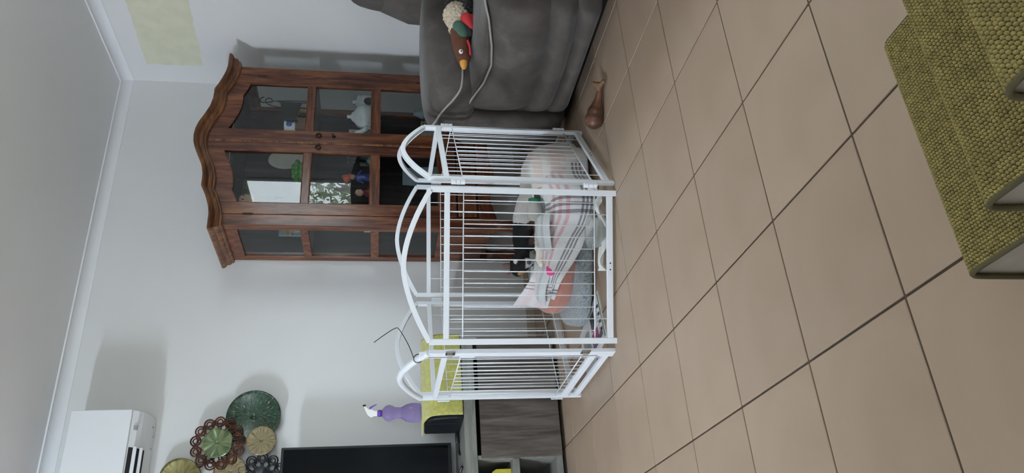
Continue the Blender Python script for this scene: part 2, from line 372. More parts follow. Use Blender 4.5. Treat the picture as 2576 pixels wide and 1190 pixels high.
# window beside the sofa (seen mirrored in the cabinet door)
wn = struct(MB().box(XR - 0.01, XR + 0.09, WY0, WY1, WZ0, WZ0 + 0.035).box(XR - 0.01, XR + 0.09, WY0, WY1, WZ1 - 0.035, WZ1)
            .box(XR - 0.01, XR + 0.09, WY0, WY0 + 0.035, WZ0 + .035, WZ1 - .035).box(XR - 0.01, XR + 0.09, WY1 - 0.035, WY1, WZ0 + .035, WZ1 - .035)
            .box(XR + 0.02, XR + 0.06, 0.07, 0.11, WZ0 + .035, WZ1 - .035).build('window_1', 'trim'), 'white framed sliding window beside the sofa')
for a, b in ((WY0 + .035, 0.07), (0.11, WY1 - .035)):
    MB().box(XR + 0.035, XR + 0.039, a, b, WZ0 + .035, WZ1 - .035).build('pane', 'winglass', wn)
dr = struct(MB().box(DX0, DX0 + .05, YN - .08, YN - .02, 0, DZ).box(DX1 - .05, DX1, YN - .08, YN - .02, 0, DZ).box(-2.23, -2.17, YN - .08, YN - .02, 0, DZ)
            .box(DX0, DX1, YN - .08, YN - .02, DZ - .05, DZ).box(DX0, DX1, YN - .08, YN - .02, 0, .04).build('added_door', 'trim'), 'added glass sliding door behind the viewer for front light')  # unseen door, put in to light the television wall from the front
for a, b in ((DX0 + .05, -2.23), (-2.17, DX1 - .05)): MB().box(a, b, YN - .052, YN - .047, .04, DZ - .05).build('pane', 'winglass', dr)
# tube lamp on the kitchen side of the ceiling
lp = thing('ceiling_tube_lamp', 'white ceiling batten lamp with a long diffuser', 'lamp', (-5.0, 1.15, ZC), math.radians(24))
MB().box(-.05, .05, -.40, .40, -.03, 0).build('housing', 'white', lp, bevel=.004)
MB().sq((0, 0, -.075), (.05, .36, .042), .6, 12).build('diffuser', emit('lit_diffuser', (0.76, 0.875, 1.0), LAMP_STRENGTH), lp, smooth=True)
# outdoors: ground, a gum tree and the patio beam the window looks at
MT['bark'] = plain('bark', (.12, .09, .07), .9, var=.3); MT['leaf'] = plain('grey_green_leaf', (.34, .38, .26), .6, var=.4, vscale=2)
MT['lawn'] = plain('lawn', (.07, .10, .03), .95, var=.3)
struct(MB().box(XR + .1, 30, -30, 20, -.2, -.1).build('ground', 'lawn'), 'grass outside the window')
def tree(loc, h, rad, nl, label):
    t = thing('garden_tree', label, 'tree', loc)
    MB().tube(smooth_path([(0, 0, 0), (.06, .02, h * .35), (-.05, .05, h * .65), (0, 0, h * .9)]), .09, 8, rfun=lambda q: .11 * (1 - .7 * q)).build('trunk', 'bark', t, smooth=True)
    mb = MB()
    for _ in range(nl):
        d = Vector((random.gauss(0, 1), random.gauss(0, 1), random.gauss(0, 1))).normalized() * rad * random.random() ** .4
        c = Vector((0, 0, h * .78)) + Vector((d.x, d.y, d.z * .75)); q = Euler((random.random() * 6, random.random() * 6, random.random() * 6)).to_matrix()
        l = random.uniform(.05, .11); mb.add([c + q @ Vector(p) for p in ((-l, 0, 0), (0, -l * .35, .01), (l, 0, 0), (0, l * .35, .01))], [(0, 1, 2, 3)])
    o = mb.build('foliage', 'leaf', t); o['kind'] = 'stuff'
tree((5.6, -6.2, -.1), 2.0, 1.15, 800, 'grey green garden tree outside the sofa window')

# ------------------------------------------------------------------ pet playpen
PV = [(-1.18, 1.87), (-.632, 1.626), (-.137, 1.965), (-.055, 2.559), (-.629, 2.695), (-1.185, 2.47)]
pen = thing('pet_playpen', 'white metal folding pet playpen with six arched wire panels standing on the tiles', 'playpen', (-.63, 2.2, 0))
PW = 0.565   # panel width
def arch_pts(wd, z0=.686, zt=.781, n=18, e=1.7):
    return [(wd * k / n, 0, zt - (zt - z0) * abs(2 * k / n - 1) ** e) for k in range(n + 1)]
def panel_mesh(wd, round_top=False):
    mb = MB(); h = .0075; q = .0105
    for x in (q, wd - q): mb.box(x - q, x + q, -h, h, 0.0, .688)
    mb.box(2 * q, wd - 2 * q, -h, h, .014, .036); mb.box(2 * q, wd - 2 * q, -h, h, .618, .638)
    a = arch_pts(wd - 2 * q); a = [(x + q, y, z) for x, y, z in a]
    if round_top: mb.tube(a, .0125, 12)
    else: mb.bar(a, None, (0, 1, 0), .0095, h)
    return mb
panel_src = None; wire_s = wire_l = cross_s = hinge_s = None
def hinge_mesh():
    mb = MB()
    for k in range(3): mb.lathe([(0, k * .017), (.0075, k * .017), (.0075, k * .017 + .0155), (0, k * .017 + .0155)], 10, cap=False)
    mb.box(-.010, .010, .004, .007, 0, .05); return mb
for i in range(6):
    a = Vector((*PV[i], 0)); b = Vector((*PV[(i + 1) % 6], 0)); d = (b - a); L = d.length; ang = math.atan2(d.y, d.x); d.normalize()
    gate = (i == 5); st = a + d * ((L - PW) / 2) - Vector((-.63, 2.2, 0))
    if gate or panel_src is None:
        p = panel_mesh(PW, gate).build('panel', 'cage', pen, bevel=.0015, seg=2)
        if not gate: panel_src = p
    else: p = share(panel_src, 'panel', pen)
    p.location = st; p.rotation_euler = (0, 0, ang)
    if gate: p['label'] = 'gate panel with a round tube arch and a double bottom rail'
    if wire_s is None:
        wire_s = MB().tube([(0, 0, .083), (0, 0, .569)], .00185, 8).build('wire', 'cage', p, smooth=True)
        wire_l = MB().tube([(0, 0, .036), (0, 0, .618)], .00185, 8).build('wire', 'cage', p, smooth=True)
        cross_s = MB().tube([(.018, 0, 0), (PW - .018, 0, 0)], .00225, 8).build('cross_wire', 'cage', p, smooth=True)
        hinge_s = hinge_mesh().build('hinge', 'cage', p, smooth=False, bevel=.0008, seg=1)
        first = True
    else: first = False
    xs = [.048 + (PW - .096) * k / 11 for k in range(12)]
    for k, x in enumerate(xs):
        src = wire_l if k in (1, 10) else wire_s
        if first and k == 0: wire_s.location = (x, 0.003, 0)
        elif first and k == 1: wire_l.location = (x, 0.003, 0)
        else: share(src, 'wire', p, (x, 0.003, 0))
    zs = (.083, .569) if not gate else (.115, .569)
    for k, z in enumerate(zs):
        if first and k == 0: cross_s.location = (0, -.0005, z)
        else: share(cross_s, 'cross_wire', p, (0, -.0005, z))
    if i != 5:
        for k, z in enumerate((.075, .565)):
            if first and k == 0: hinge_s.location = (PW + (L - PW) / 2, -.012 if i == 0 else -.002, z)
            else: share(hinge_s, 'hinge', p, (PW + (L - PW) / 2, -.012 if i == 0 else -.002, z))
    if gate:
        # gate extras: raised lower rail with slots, slotted inner post, nickel clips
        MB().box(.021, PW - .045, -.007, .007, .062, .088).build('gate_rail', 'cage', p, bevel=.0015)
        mb = MB().box(PW - .047, PW - .021, -.009, .009, .0, .72); mb.build('gate_post', 'cage', p, bevel=.002)
        mb = MB()
        for (z0, z1) in ((.06, .52), (.575, .70)): mb.box(PW - .036, PW - .032, -.0096, -.0075, z0, z1)
        mb.build('post_slot', 'dark', p)
        for k in range(5):
            for zz in (.064, .018): 
                MB().box(.07 + k * .09, .12 + k * .09, -.0085, -.0065, zz + .004, zz + .014).build('grip_mark', 'cage', p)
        for z in (.10, .595):
            mb = MB().box(PW - .008, PW + .024, -.0125, -.0078, z, z + .034).lathe([(0, 0), (.006, 0), (.006, .02), (0, .02)], 10, Matrix.Translation((PW + .002, -.014, z + .008)), cap=False)
            mb.build('clip', 'chrome', p, bevel=.001)['label'] = 'nickel spring clip'
    if i in (0, 1):   # two screw holes in the bottom rail
        for dx in (-.012, .012):
            MB().lathe([(0, 0), (.0028, 0), (.0028, .0008), (0, .0008)], 10, Matrix.Translation((PW / 2 + dx, -.0084, .025)) @ Matrix.Rotation(PI / 2, 4, 'X'), cap=False).build('screw_hole', 'dark', p)
# black cable tie looped round the gate arch, tail sticking up
tie = MB()
c = Vector((-1.181, 1.955, .722))
tie.tube([c + Vector((.016 * math.cos(t * PI / 8), .004 * math.sin(t * PI / 8) , .016 * math.sin(t * PI / 8))) for t in range(16)], .0018, 6, closed=True)
tie.tube(smooth_path([c + Vector((0, 0, .015)), c + Vector((.045, -.02, .035)), c + Vector((.098, -.035, .068)), c + Vector((.103, -.033, .085)), c + Vector((.078, -.028, .125)), c + Vector((.055, -.02, .158))], 4), .0016, 6)
tag(tie.build('cable_tie', 'black', smooth=True), 'black cable tie looped round the playpen gate arch with its tail up', 'cable tie')

# ------------------------------------------------------------------ china cabinet
CX = 0.352; CF = 2.84; CL, CR_ = -.155, .859; CB = YB - .004
cab = thing('china_cabinet', 'dark stained wooden china cabinet with glass doors and a scalloped cornice in the corner', 'cabinet', (CX, 3.04, 0))
O = Vector((-CX, -3.04, 0))
def cb(mb, name, mat, parent=cab, **k):
    mb.v = [tuple(Vector(v) + (O if parent is cab else Vector((0, 0, 0)))) for v in mb.v]; return mb.build(name, mat, parent, **k)
ZT = [(0, 1.830), (.045, 1.826), (.09, 1.812), (.14, 1.789), (.19, 1.769), (.24, 1.759), (.285, 1.7575), (.305, 1.7595), (.312, 1.757), (.335, 1.744), (.38, 1.727), (.43, 1.711), (.47, 1.7045), (.60, 1.704)]
ztop = lambda x: interp(ZT, abs(x - CX)); zbot = lambda x: ztop(x) - .062
prof = [(0, -.062), (.012, -.062), (.019, -.057), (.019, -.050), (.026, -.046), (.031, -.036), (.030, -.028), (.036, -.024), (.045, -.018), (.050, -.008), (.048, 0), (0, 0)]
path = [(CL, CB, 'L')] + [(CL, CF, 'LF')] + [(CL + (CR_ - CL) * k / 72, CF, 'F') for k in range(1, 72)] + [(CR_, CF, 'RF'), (CR_, CB, 'R')]
P = []
for x, y, c in path:
    row = []
    for o, h in prof:
        px = x - o if 'L' in c else x + o if 'R' in c else x; py = y - o if 'F' in c else y
        row.append((px, py, ztop(x) + h))
    P.append(row)
cb(MB().grid(P), 'cornice', 'cornice')
# carcass: corner posts, top, floor, back
for nm, (x0, x1) in (('post', (CL, -.093)), ('post', (.797, CR_))):
    cb(MB().box(x0, x1, CF, CF + .055, .25, 1.65), nm, 'rosewood', bevel=.003)
    a, b = (CL, CL + .03) if x0 < 0 else (CR_ - .03, CR_)
    cb(MB().box(a, b, 3.20, CB, .25, 1.65), nm, 'rosewood', bevel=.003)
cb(MB().box(CL + .03, CR_ - .03, CB - .012, CB, .27, 1.65), 'back_panel', 'cab_in')
cb(MB().box(CL + .004, CR_ - .004, CF + .056, CB, 1.642, 1.66), 'top_board', 'cab_in')
fz = []
N = 60
for k in range(N + 1):
    x = CL + (CR_ - CL) * k / N; fz.append((x, zbot(x) + .055))
cb(MB().poly(fz + [(CR_, 1.66), (CL, 1.66)], 'y', CF + .026, CF + .05), 'frieze', 'rosewood_h')
for z in (.535, .888, 1.243):
    cb(MB().box(CL + .031, CR_ - .031, CF + .058, CB - .013, z - .014, z), 'shelf', 'rosewood_h')
# side frames with three panes each
for x0, x1 in ((CL, CL + .022), (CR_ - .022, CR_)):
    for z0, z1 in ((1.58, 1.65), (1.228, 1.270), (.867, .911), (.30, .557)):
        cb(MB().box(x0, x1, CF + .055, 3.2, z0, z1), 'side_rail', 'rosewood_h' if z0 > .4 else 'rosewood', bevel=.003)
    for z0, z1 in ((1.270, 1.58), (.911, 1.228), (.557, .867)):
        cb(MB().box((x0 + x1) / 2 - .0015, (x0 + x1) / 2 + .0015, CF + .055, 3.2, z0, z1), 'side_pane', 'cabglass')
# doors
for s in (-1, 1):
    x0, x1, g0, g1 = (-.092, .3505, -.025, .293) if s < 0 else (.3525, .796, .430, .742)
    y0, y1 = CF - .004, CF + .022
    hx = x0 if s < 0 else x1
    mb = MB()
    n = 30; tp = [(x0 + (x1 - x0) * k / n, zbot(x0 + (x1 - x0) * k / n) + .004) for k in range(n + 1)]
    lo = [(g0 + (g1 - g0) * k / n, zbot(g0 + (g1 - g0) * k / n) - .080) for k in range(n + 1)]
    # frame: stiles, rails
    dz = .46
    def zq(x): return zbot(x) + .004
    sl = [(x0, dz), (g0, dz)] + [(g0 + (x0 - g0) * k / 8, zq(g0 + (x0 - g0) * k / 8)) for k in range(9)]
    sr = [(g1, dz), (x1, dz)] + [(x1 + (g1 - x1) * k / 8, zq(x1 + (g1 - x1) * k / 8)) for k in range(9)]
    mb.poly(sl, 'y', y0, y1); mb.poly(sr, 'y', y0, y1)
    top = [(g0 + (g1 - g0) * k / n, zq(g0 + (g1 - g0) * k / n)) for k in range(n + 1)]
    mb.poly(top + lo[::-1], 'y', y0 + .001, y1)
    door = cb(mb, 'door', 'rosewood', bevel=.0025)
    for z0, z1, yy in ((1.231, 1.272, .003), (.870, .920, .003), (dz, .556, .001)):
        oo = MB().box(g0, g1, y0 + yy, y1, z0, z1)
        oo.v = [tuple(Vector(v) + O) for v in oo.v]; oo.build('door_rail', 'rosewood_h', door, bevel=.003)
    ps = [[(g0, 1.272), (g1, 1.272)] + lo[::-1], [(g0, .920), (g1, .920), (g1, 1.231), (g0, 1.231)], [(g0, .556), (g1, .556), (g1, .870), (g0, .870)]]
    for q in ps:
        m2 = MB().poly(q, 'y', y0 + .012, y0 + .015); m2.v = [tuple(Vector(v) + O) for v in m2.v]; m2.build('pane', 'cabglass', door)
    # beading round the panes
    m2 = MB()
    for q in ps: m2.tube([(x, y0 + .005, z) for x, z in q], .004, 6, closed=True)
    m2.v = [tuple(Vector(v) + O) for v in m2.v]; m2.build('beading', 'rosewood', door, smooth=True)
    rx = .324 if s < 0 else .402
    m2 = MB().tube([(rx + .012 * math.cos(t * PI / 8), y0 - .006, 1.197 + .012 * math.sin(t * PI / 8)) for t in range(16)], .0032, 8, closed=True)
    m2.sq((rx, y0 - .004, 1.211), (.004, .005, .005), .8, 8); m2.v = [tuple(Vector(v) + O) for v in m2.v]
    m2.build('ring_pull', 'iron', door, smooth=True)['label'] = 'small black iron ring pull'
    if s > 0:
        m2 = MB().lathe([(0, 0), (.010, 0), (.010, .003), (.004, .005), (.004, .016), (0, .016)], 14, Matrix.Translation((.397, y0, 1.118)) @ Matrix.Rotation(PI / 2, 4, 'X'))
        m2.tube([(.397 + .007 * math.cos(t * PI / 6), y0 - .022, 1.122 + .006 * math.sin(t * PI / 6)) for t in range(12)], .0018, 6, closed=True)
        m2.v = [tuple(Vector(v) + O) for v in m2.v]; m2.build('key', 'iron', door, smooth=True)
        m2 = MB().box(.345, .358, y0 - .006, y0 + .002, .47, 1.765); m2.v = [tuple(Vector(v) + O) for v in m2.v]; m2.build('cover_strip', 'cornice', door, bevel=.003)
    for z in (.62, 1.50):
        m2 = MB().tube([(hx, y0 - .002, z), (hx, y0 - .002, z + .05)], .003, 8); m2.v = [tuple(Vector(v) + O) for v in m2.v]; m2.build('hinge', 'iron', door)
# base: drawer box, scalloped apron, feet
cb(MB().box(CL + .02, CR_ - .02, CF + .03, CB - .02, .27, .46), 'base_box', 'rosewood_h', bevel=.004)
ap = [(CL + .062, .34), (CR_ - .062, .34)] + [(CR_ - .062 - (CR_ - CL - .124) * k / 40, .245 + .03 * abs(math.sin(k / 40 * PI * 3))) for k in range(41)]
cb(MB().poly(ap, 'y', CF - .002, CF + .022), 'apron', 'rosewood_h', bevel=.002)
cb(MB().box(CL + .07, CX - .01, CF + .004, CF + .028, .35, .45), 'drawer', 'rosewood_h', bevel=.004)
cb(MB().box(CX + .01, CR_ - .07, CF + .004, CF + .028, .35, .45), 'drawer', 'rosewood_h', bevel=.004)
for x in (CL + .03, CR_ - .03):
    for y in (CF + .03, CB - .03):
        cb(MB().lathe([(0, 0), (.022, 0), (.026, .01), (.018, .03), (.03, .09), (.034, .15), (.028, .22), (.032, .26), (0, .26)], 16, Matrix.Translation((x, y, 0)), cap=False), 'foot', 'rosewood', smooth=True)

# ------------------------------------------------------------------ ornaments in the cabinet
MT['gold'] = plain('gilt', (.55, .36, .10), .3, .9); MT['porc'] = plain('white_porcelain', (.72, .74, .74), .15); MT['blue'] = plain('cobalt_glaze', (.05, .09, .33), .2)
MT['gingham'] = plain('green_glass', (.07, .32, .05), .25, var=.3, vscale=40); MT['skin'] = plain('doll_face', (.55, .34, .26), .6); MT['teal'] = plain('teal_glaze', (.12, .28, .26), .3, var=.3, vscale=60)
MT['card'] = plain('pale_blue_card', (.30, .38, .42), .7, var=.1); MT['frame'] = plain('pale_wood_frame', (.42, .31, .22), .5); MT['slate'] = plain('slate_blue_frame', (.17, .24, .27), .5)
MT['ivory'] = plain('ivory', (.55, .52, .43), .5, var=.06); MT['brownbox'] = plain('brown_carton', (.16, .08, .05), .7); MT['darkcloth'] = plain('dark_net_cloth', (.02, .02, .022), .9)
MT['vermilion'] = plain('vermilion', (.60, .10, .04), .5); MT['clearg'] = glass('ornament_glass', (.8, .86, .86), 1.6); MT['hair'] = plain('doll_hair', (.05, .025, .018), .9)
MT['crimson'] = plain('crimson_dress', (.16, .02, .025), .8); MT['ropegrey'] = plain('grey_rope', (.30, .27, .24), .9, var=.2, vscale=60)
S1, S2, S3 = 1.2435, .8885, .5355
# scrolled iron candle holder with gilt flowers
t = thing('iron_candle_holder', 'black scrolled iron candle holder with gilt flowers on the top cabinet shelf', 'candle holder', (.73, 3.03, S1))
MB().tube(smooth_path([(-.02, 0, 0), (-.02, 0, .04), (0, 0, .05), (.0, 0, .20), (.02, 0, .27), (.05, 0, .285), (.062, 0, .26), (.04, 0, .245), (.03, 0, .262)], 5), .003, 6).tube(smooth_path([(.05, 0, .03), (.045, 0, .2), (.03, 0, .3), (.055, 0, .315), (.07, 0, .295)], 5), .003, 6).build('scroll', 'iron', t, smooth=True)
mb = MB()
for k in range(9):
    a = k * .7; mb.sq((-.055 + .035 * math.cos(a), .01 * math.sin(a * 2), .075 + .04 * math.sin(a)), (.016, .01, .016), .9, 6)
mb.build('gilt_flowers', 'gold', t, smooth=True)
MB().lathe([(0, 0), (.05, 0), (.05, .008), (0, .012)], 18, Matrix.Translation((0, 0, 0)), cap=False).build('base', 'iron', t, smooth=True)
t = thing('net_pennant', 'dark net cloth pennant hanging in the right cabinet door', 'cloth', (.66, 2.955, S1))
MB().tube([(.05, 0, 0), (.05, 0, .2)], .003, 6).build('pole', 'iron', t)
MB().poly([(.05, .19), (.045, .07), (-.05, .10), (-.08, .085), (-.075, .165), (-.03, .17), (.0, .18)], 'y', -.004, .004).build('flag', 'darkcloth', t)
MB().lathe([(0, 0), (.03, 0), (.03, .01), (0, .012)], 14, Matrix.Translation((.05, 0, 0)), cap=False).build('base', 'iron', t)
tag(MB().box(.54, .62, 2.97, 3.05, S1, S1 + .10).build('brown_carton', 'brownbox', bevel=.003), 'small brown carton behind the blue and white cup', 'box')
t = thing('blue_white_cup', 'blue and white porcelain cup standing on the brown carton', 'cup', (.578, 3.0, S1 + .10))
MB().lathe([(0, 0), (.024, 0), (.03, .01), (.034, .062), (.031, .062), (.027, .012), (0, .008)], 20, cap=False).build('body', 'porc', t, smooth=True)
MB().sq((-.01, -.031, .034), (.014, .004, .016), .8, 8).sq((.006, -.032, .03), (.008, .004, .02), .8, 8).build('flower', 'blue', t, smooth=True)
# porcelain on the middle shelf
t = thing('teapot', 'white speckled porcelain teapot with a looped handle on the middle cabinet shelf', 'teapot', (.66, 3.0, S2))
MB().lathe([(0, 0), (.035, 0), (.04, .008), (.068, .04), (.075, .075), (.062, .11), (.035, .13), (.03, .135), (.028, .14), (.012, .15), (.008, .158), (.012, .168), (0, .174)], 24, cap=False).build('body', 'porc', t, smooth=True)
MB().tube(smooth_path([(-.06, 0, .045), (-.095, 0, .075), (-.112, 0, .115), (-.125, 0, .12)], 5), .012, 10, rfun=lambda q: .016 - .008 * q).build('spout', 'porc', t, smooth=True)
MB().tube(smooth_path([(.06, 0, .105), (.1, 0, .12), (.115, 0, .085), (.1, 0, .05), (.065, 0, .04)], 5), .006, 8).build('handle', 'porc', t, smooth=True)
t = thing('canister', 'white lidded canister with a black oval picture beside the teapot', 'canister', (.783, 3.02, S2))
MB().lathe([(0, 0), (.04, 0), (.045, .01), (.046, .085), (.04, .095), (.044, .1), (.04, .115), (.012, .122), (.01, .135), (.013, .142), (0, .146)], 22, cap=False).build('body', 'porc', t, smooth=True)
MB().sq((-.02, -.040, .048), (.022, .008, .03), 1, 10, Matrix.Rotation(-.45, 3, 'Z')).build('oval_picture', 'dark', t, smooth=True)
t = thing('cat_figurine', 'white seated cat figurine in front of the teapot', 'figurine', (.56, 2.965, S2))
blob('body', [((0, 0, .012), .016, (0, 0, .035), .012), ((0, -.004, .035), .01, (0, -.008, .052), .012), ((-.008, -.008, .06), .004, (-.009, -.008, .066), .002), ((.008, -.008, .06), .004, (.009, -.008, .066), .002), ((.016, 0, .008), .005, (.024, -.012, .01), .004)], 'ivory', t, .0025, 2)
t = thing('photo_frame', 'pale wooden photo frame leaning behind the teapot spout', 'frame', (.55, 3.04, S2))
MB().box(-.05, .05, 0, .012, 0, .015).box(-.05, .05, 0, .012, .145, .16).box(-.05, -.036, 0, .012, .015, .145).box(.036, .05, 0, .012, .015, .145).build('border', 'frame', t, bevel=.002)
MB().box(-.036, .036, .004, .008, .015, .145).build('picture', 'slate', t)
# bottom shelf
t = thing('grey_vase', 'slate grey cone shaped vase on the bottom cabinet shelf', 'vase', (.72, 3.02, S3))
MB().lathe([(0, 0), (.03, 0), (.042, .03), (.036, .09), (.014, .13), (.016, .14), (.010, .14), (0, .12)], 18, cap=False).build('body', 'slate', t, smooth=True)
t = thing('rope_basket', 'grey twisted rope basket on the bottom cabinet shelf', 'basket', (.56, 3.0, S3))
mb = MB()
for k in range(7): mb.tube([(.07 * math.cos(a * PI / 12), .06 * math.sin(a * PI / 12), .008 + k * .014) for a in range(24)], .0085, 6, closed=True)
mb.lathe([(0, .002), (.066, .002), (.066, .006), (0, .006)], 18, cap=False); mb.build('coils', 'ropegrey', t, smooth=True)
# left door
t = thing('green_glass_bowl', 'bright green ruffled glass bowl on the top cabinet shelf', 'bowl', (.27, 3.0, S1))
MB().lathe([(0, 0), (.03, 0), (.03, .01), (.045, .03), (.056, .065), (.05, .068), (.036, .03), (0, .014)], 20, cap=False).build('body', 'gingham', t, smooth=True)
mb = MB()
for k in range(11):
    a = k * 2 * PI / 11; mb.sq((.052 * math.cos(a), .052 * math.sin(a), .072), (.018, .018, .014), 1, 7)
for k in range(6):
    a = k * 2 * PI / 6; mb.sq((.028 * math.cos(a), .028 * math.sin(a), .088), (.02, .02, .016), 1, 7)
mb.build('ruffle', 'gingham', t, smooth=True)
t = thing('cat_doll', 'small doll with pale face and dark hood high behind the left cabinet door', 'doll', (.085, 3.02, S1))
blob('body', [((0, 0, .05), .045, (0, 0, .16), .03), ((0, 0, .2), .03, (0, 0, .26), .028)], 'darkcloth', t, .006, 3)
blob('head', [((0, -.01, .32), .036, (0, -.012, .335), .034), ((0, -.04, .322), .01, (0, -.045, .32), .008)], 'skin', t, .004, 3)
blob('hood', [((-.03, .015, .31), .02, (-.03, .012, .35), .018), ((.03, .015, .31), .02, (.03, .012, .35), .018), ((-.03, .012, .36), .018, (.03, .012, .36), .018), ((0, .02, .3), .035, (0, .02, .33), .036)], 'hair', t, .005, 2)
MB().sq((-.012, -.045, .34), (.004, .003, .005), 1, 6).sq((.012, -.045, .34), (.004, .003, .005), 1, 6).build('eyes', 'dark', t)
t = thing('oval_plate', 'cream oval plate propped at the top of the cabinet', 'plate', (.39, 3.06, S1))
MB().lathe([(0, 0), (.08, .004), (.12, .014), (.118, .018), (.08, .009), (0, .005)], 28, Matrix.Translation((0, 0, .125)) @ Matrix.Rotation(PI / 2 - .2, 4, 'X') @ Matrix.Diagonal((.6, 1, 1, 1)), cap=False).build('dish', 'ivory', t, smooth=True)
MB().box(-.03, .03, -.03, .05, 0, .008).box(-.03, .03, .02, .03, .008, .1).build('stand', 'iron', t)
t = thing('glass_decanter', 'clear cut glass decanter on the middle cabinet shelf', 'decanter', (.37, 3.02, S2))
MB().lathe([(0, 0), (.034, 0), (.036, .01), (.036, .09), (.014, .115), (.013, .14), (.02, .15), (.02, .165), (0, .17)], 8, cap=False).build('body', 'clearg', t)
t = thing('teal_bauble', 'teal speckled round bauble box on the middle cabinet shelf', 'ornament', (.335, 2.96, S2))
MB().sq((0, 0, .03), (.026, .026, .026), 1, 12).build('ball', 'teal', t, smooth=True); MB().lathe([(0, 0), (.016, 0), (.012, .008), (0, .008)], 12, cap=False).build('foot', 'gold', t)
t = thing('clown_figurine', 'figurine in a blue and red suit with orange hat on the middle cabinet shelf', 'figurine', (.245, 3.0, S2))
blob('body', [((-.012, 0, .01), .012, (-.008, 0, .05), .014), ((.012, 0, .01), .012, (.008, 0, .05), .014), ((0, 0, .06), .02, (0, 0, .1), .018), ((-.02, 0, .1), .008, (-.04, -.01, .07), .007), ((.02, 0, .1), .008, (.04, -.01, .08), .007)], 'blue', t, .004, 2)
MB().sq((0, -.004, .128), (.015, .015, .017), 1, 10).build('head', 'skin', t, smooth=True)
MB().lathe([(0, .138), (.024, .138), (.016, .148), (.012, .18), (0, .19)], 14, cap=False).build('hat', 'vermilion', t, smooth=True); MB().sq((-.03, -.02, .16), (.018, .015, .018), 1, 8).build('balloon', 'vermilion', t, smooth=True)
t = thing('porcelain_doll', 'small pale faced doll in a crimson dress on the middle cabinet shelf', 'doll', (.13, 2.975, S2))
MB().lathe([(0, 0), (.04, 0), (.034, .02), (.016, .06), (.012, .065), (0, .07)], 16, cap=False).build('dress', 'crimson', t, smooth=True)
blob('head', [((-.002, -.004, .085), .02, (-.002, -.006, .092), .019), ((0, 0, .06), .008, (0, 0, .075), .008)], 'skin', t, .0035, 2)
blob('hair', [((0, .008, .09), .02, (0, .006, .1), .018)], 'hair', t, .004, 1); MB().sq((-.008, -.0225, .092), (.003, .002, .003), 1, 5).sq((.006, -.0225, .092), (.003, .002, .003), 1, 5).build('eyes', 'dark', t)
t = thing('greeting_card', 'pale blue folded greeting card on the bottom cabinet shelf', 'card', (.29, 3.02, S3))
MB().box(-.055, .055, 0, .002, .0, .2, Matrix.Rotation(-.12, 4, 'X')).box(-.055, .055, .05, .052, 0, .2, Matrix.Rotation(.1, 4, 'X')).build('leaf', 'card', t)
t = thing('oval_picture_frame', 'slate blue frame with a cream oval picture and gilt flowers seen through the side glass', 'frame', (.03, 3.17, S1))
MB().box(-.07, .07, 0, .014, 0, .17).build('back', 'slate', t, bevel=.006)
MB().lathe([(0, 0), (.042, 0), (.042, .004), (0, .004)], 24, Matrix.Translation((-.01, 0, .09)) @ Matrix.Rotation(PI / 2, 4, 'X') @ Matrix.Diagonal((1, 1.5, 1, 1)), cap=False).build('oval', 'ivory', t)
mb = MB()
for k in range(6): mb.sq((-.05 + .012 * math.cos(k), -.006, .12 + .02 * math.sin(k * 1.3)), (.009, .006, .009), 1, 6)
mb.build('flowers', 'gold', t, smooth=True)
t = thing('gilt_flower', 'gilt flower ornament on the middle shelf seen through the side glass', 'ornament', (.02, 3.14, S2))
MB().lathe([(0, 0), (.025, 0), (.022, .008), (.005, .014), (.004, .09), (0, .09)], 12, cap=False).build('stem', 'gold', t)
mb = MB().sq((0, -.004, .115), (.012, .008, .012), 1, 8)
for k in range(8): mb.sq((.024 * math.cos(k * PI / 4), 0, .115 + .024 * math.sin(k * PI / 4)), (.012, .005, .012), .9, 6)
mb.build('petals', 'gold', t, smooth=True)
tag(MB().box(-.06, -.02, 3.06, 3.08, S2, S2 + .06).build('ivory_block', 'ivory', bevel=.002), 'small ivory block on the middle shelf by the side glass', 'ornament')
t = thing('glass_tumbler', 'clear tumbler on the bottom shelf by the side glass', 'tumbler', (.0, 3.15, S3))
MB().lathe([(0, 0), (.028, 0), (.032, .07), (.029, .07), (.025, .006), (0, .006)], 18, cap=False).build('body', 'clearg', t, smooth=True)

# ------------------------------------------------------------------ reclining sofa
sofa = thing('reclining_sofa', 'grey suede reclining sofa with pale piping against the right wall', 'sofa', (.5, 1.3, 0))
SO = Vector((-.5, -1.3, 0))
def sf(mb, name, mat='suede', parent=sofa, smooth=True, **k):
    mb.v = [tuple(Vector(v) + SO) for v in mb.v]; return mb.build(name, mat, parent, smooth=smooth, **k)
SY0, SY1 = 1.296, 2.045
welt_t = [(1.30, .505), (1.40, .475), (1.548, .444), (1.657, .431), (1.77, .449), (1.89, .490), (1.98, .500), (2.05, .505)]
s1_t = [(1.3, .256), (1.34, .249), (1.509, .227), (1.674, .219), (1.83, .224), (1.97, .239), (2.05, .25)]
s2_t = [(1.3, .150), (1.331, .146), (1.479, .128), (1.667, .121), (1.823, .126), (2.05, .14)]
def front_x(y):
    e = min((y - SY0) / .05, (SY1 - y) / .16); return -.060 + .055 * (1 - sstep(0, 1, e)) ** 1.5
P = []
ny = 56
